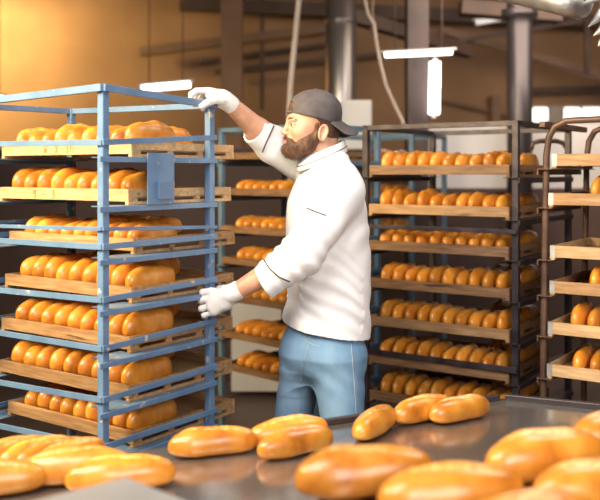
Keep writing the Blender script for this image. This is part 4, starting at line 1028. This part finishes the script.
hand('glove', WF, EF, shift5(fing, thumb), palm, cuff_r=.031)

# ---- seams laid on the cloth
dg = bpy.context.evaluated_depsgraph_get()
def drape(name, obj, pix, rad, mat, par=None, off=0.0012, n=10):
    bv = BVHTree.FromPolygons([v_.co + man.location for v_ in obj.data.vertices], [p.vertices[:] for p in obj.data.polygons])
    out = []; o = Vector((0, 0, CAMZ))
    P_ = []
    for (x0, y0), (x1, y1) in zip(pix, pix[1:]):
        for k in range(n): P_.append((x0 + (x1 - x0) * k / n, y0 + (y1 - y0) * k / n))
    P_.append(pix[-1])
    for x, y in P_:
        d = (W(x, y, 3) - o).normalized(); h, nr_, _, _ = bv.ray_cast(o, d)
        if h is not None:
            out.append(h + nr_ * off)
    if len(out) < 2: return None
    bm = bmesh.new(); add_tube(bm, [p - man.location for p in out], rad, 8)
    return frombm(name, bm, mat, par or obj, True)
drape('chest_seam', jacket, [(306.5, 208), (316, 212), (326, 215.5)], .0026, M['piping'])
drape('cuff_piping', jacket, [(264, 260), (270, 269), (279, 277), (289.5, 281.5)], .0024, M['piping'])
drape('cuff_piping', jacket, [(273.8, 126), (270, 134), (266, 143), (262.5, 152)], .0024, M['piping'])
for px, py in ((288, 296), (291.5, 252 - 18), (296, 205)):
    o = Vector((0, 0, CAMZ)); bv = BVHTree.FromPolygons([v_.co + man.location for v_ in jacket.data.vertices], [p.vertices[:] for p in jacket.data.polygons])
    h, nr_, _, _ = bv.ray_cast(o, (W(px, py, 3) - o).normalized())
    if h is not None and py > 290:
        bm = bmesh.new(); add_tube(bm, [h - man.location, h + nr_ * .004 - man.location], [.007, .0055], 14); frombm('button', bm, M['jacket'], jacket, True)
drape('side_stitching', jeans, [(351, 343), (353, 370), (355, 395), (356, 418)], .0010, M['thread'])
drape('inner_stitching', jeans, [(309, 342), (306.5, 352), (302, 372), (299.5, 395), (298.5, 415)], .0009, M['thread'])
drape('pocket_stitching', jeans, [(304, 335), (307, 341), (313, 345), (320, 346.5)], .0009, M['thread'])
# ---- collar: tilted band round the neck
back = -fw
def ring(r1, r2, dz, tilt=0.40, n=48, z_extra=0.0, gap=0.0):
    out = []
    for k in range(n):
        a = 2 * math.pi * k / n
        x = math.cos(a) * r1; y = math.sin(a) * r2
        out.append(CC + back * x + ax3 * y + np.array([0, 0, dz + x * tilt]))
    return out
rows = [ring(.092, .094, -.016, .42), ring(.089, .090, .002, .42), ring(.082, .080, .027, .42), ring(.0795, .0775, .0295, .42), ring(.077, .075, .027, .42), ring(.084, .084, -.016, .42)]
bm = bmesh.new(); vr = [[bm.verts.new(Vector(p) - man.location) for p in r_] for r_ in rows]
nk = len(rows[0])
for a, b in zip(vr, vr[1:] + vr[:1]):
    for k in range(nk): bm.faces.new((a[k], a[(k + 1) % nk], b[(k + 1) % nk], b[k]))
col = frombm('collar', bm, M['jacket'], jacket, True)
pr = ring(.0895, .0905, .003, .42); bm = bmesh.new(); add_tube(bm, [Vector(p) - man.location for p in pr + pr[:1]], .0017, 8); frombm('collar_piping', bm, M['piping'], col, True)

for sx in (-1, 0, 1):
    pts_ = []
    for k in range(13):
        a = math.pi * k / 12; dirv = {0: (0, 1), 1: (.75, .66), -1: (-.75, .66)}[sx]
        x = math.cos(a) * dirv[0]; y = math.cos(a) * dirv[1]
        z_ = math.sin(a)
        q = H(.0205 + .0990 * x * 1.0, .087 * y, .040 + .0880 * z_)
        pts_.append(Vector(q) - man.location)
    pts_ = [p for p in pts_ if p.z + man.location.z > (pf[2] - 0.012)]
    bm = bmesh.new(); add_tube(bm, pts_, .0009, 6); frombm('cap_seam', bm, M['cap'], cap, True)

# short beard strands
bmv = beard.data; nv_ = len(bmv.vertices); rs = random.Random(11)
bm = bmesh.new(); down = Vector((0, 0, -1)); fwv = Vector(hf)
for _ in range(2600):
    v_ = bmv.vertices[rs.randrange(nv_)]; n_ = v_.normal
    d = (n_ * rs.uniform(.35, .7) + down * rs.uniform(.4, .9) + fwv * rs.uniform(0, .3) + Vector((rs.uniform(-.2, .2), rs.uniform(-.2, .2), rs.uniform(-.2, .2)))).normalized()
    L_ = rs.uniform(.005, .011); s1 = d.orthogonal().normalized() * .0006; s2 = d.cross(s1)
    b_ = [bm.verts.new(v_.co - n_ * .001 + s1 * math.cos(a) + s2 * math.sin(a)) for a in (0, 2.1, 4.2)]; t_ = bm.verts.new(v_.co + d * L_)
    for q in range(3): bm.faces.new((b_[q], b_[(q + 1) % 3], t_))
tag(frombm('beard_strands', bm, M['beard'], beard), kind='stuff')
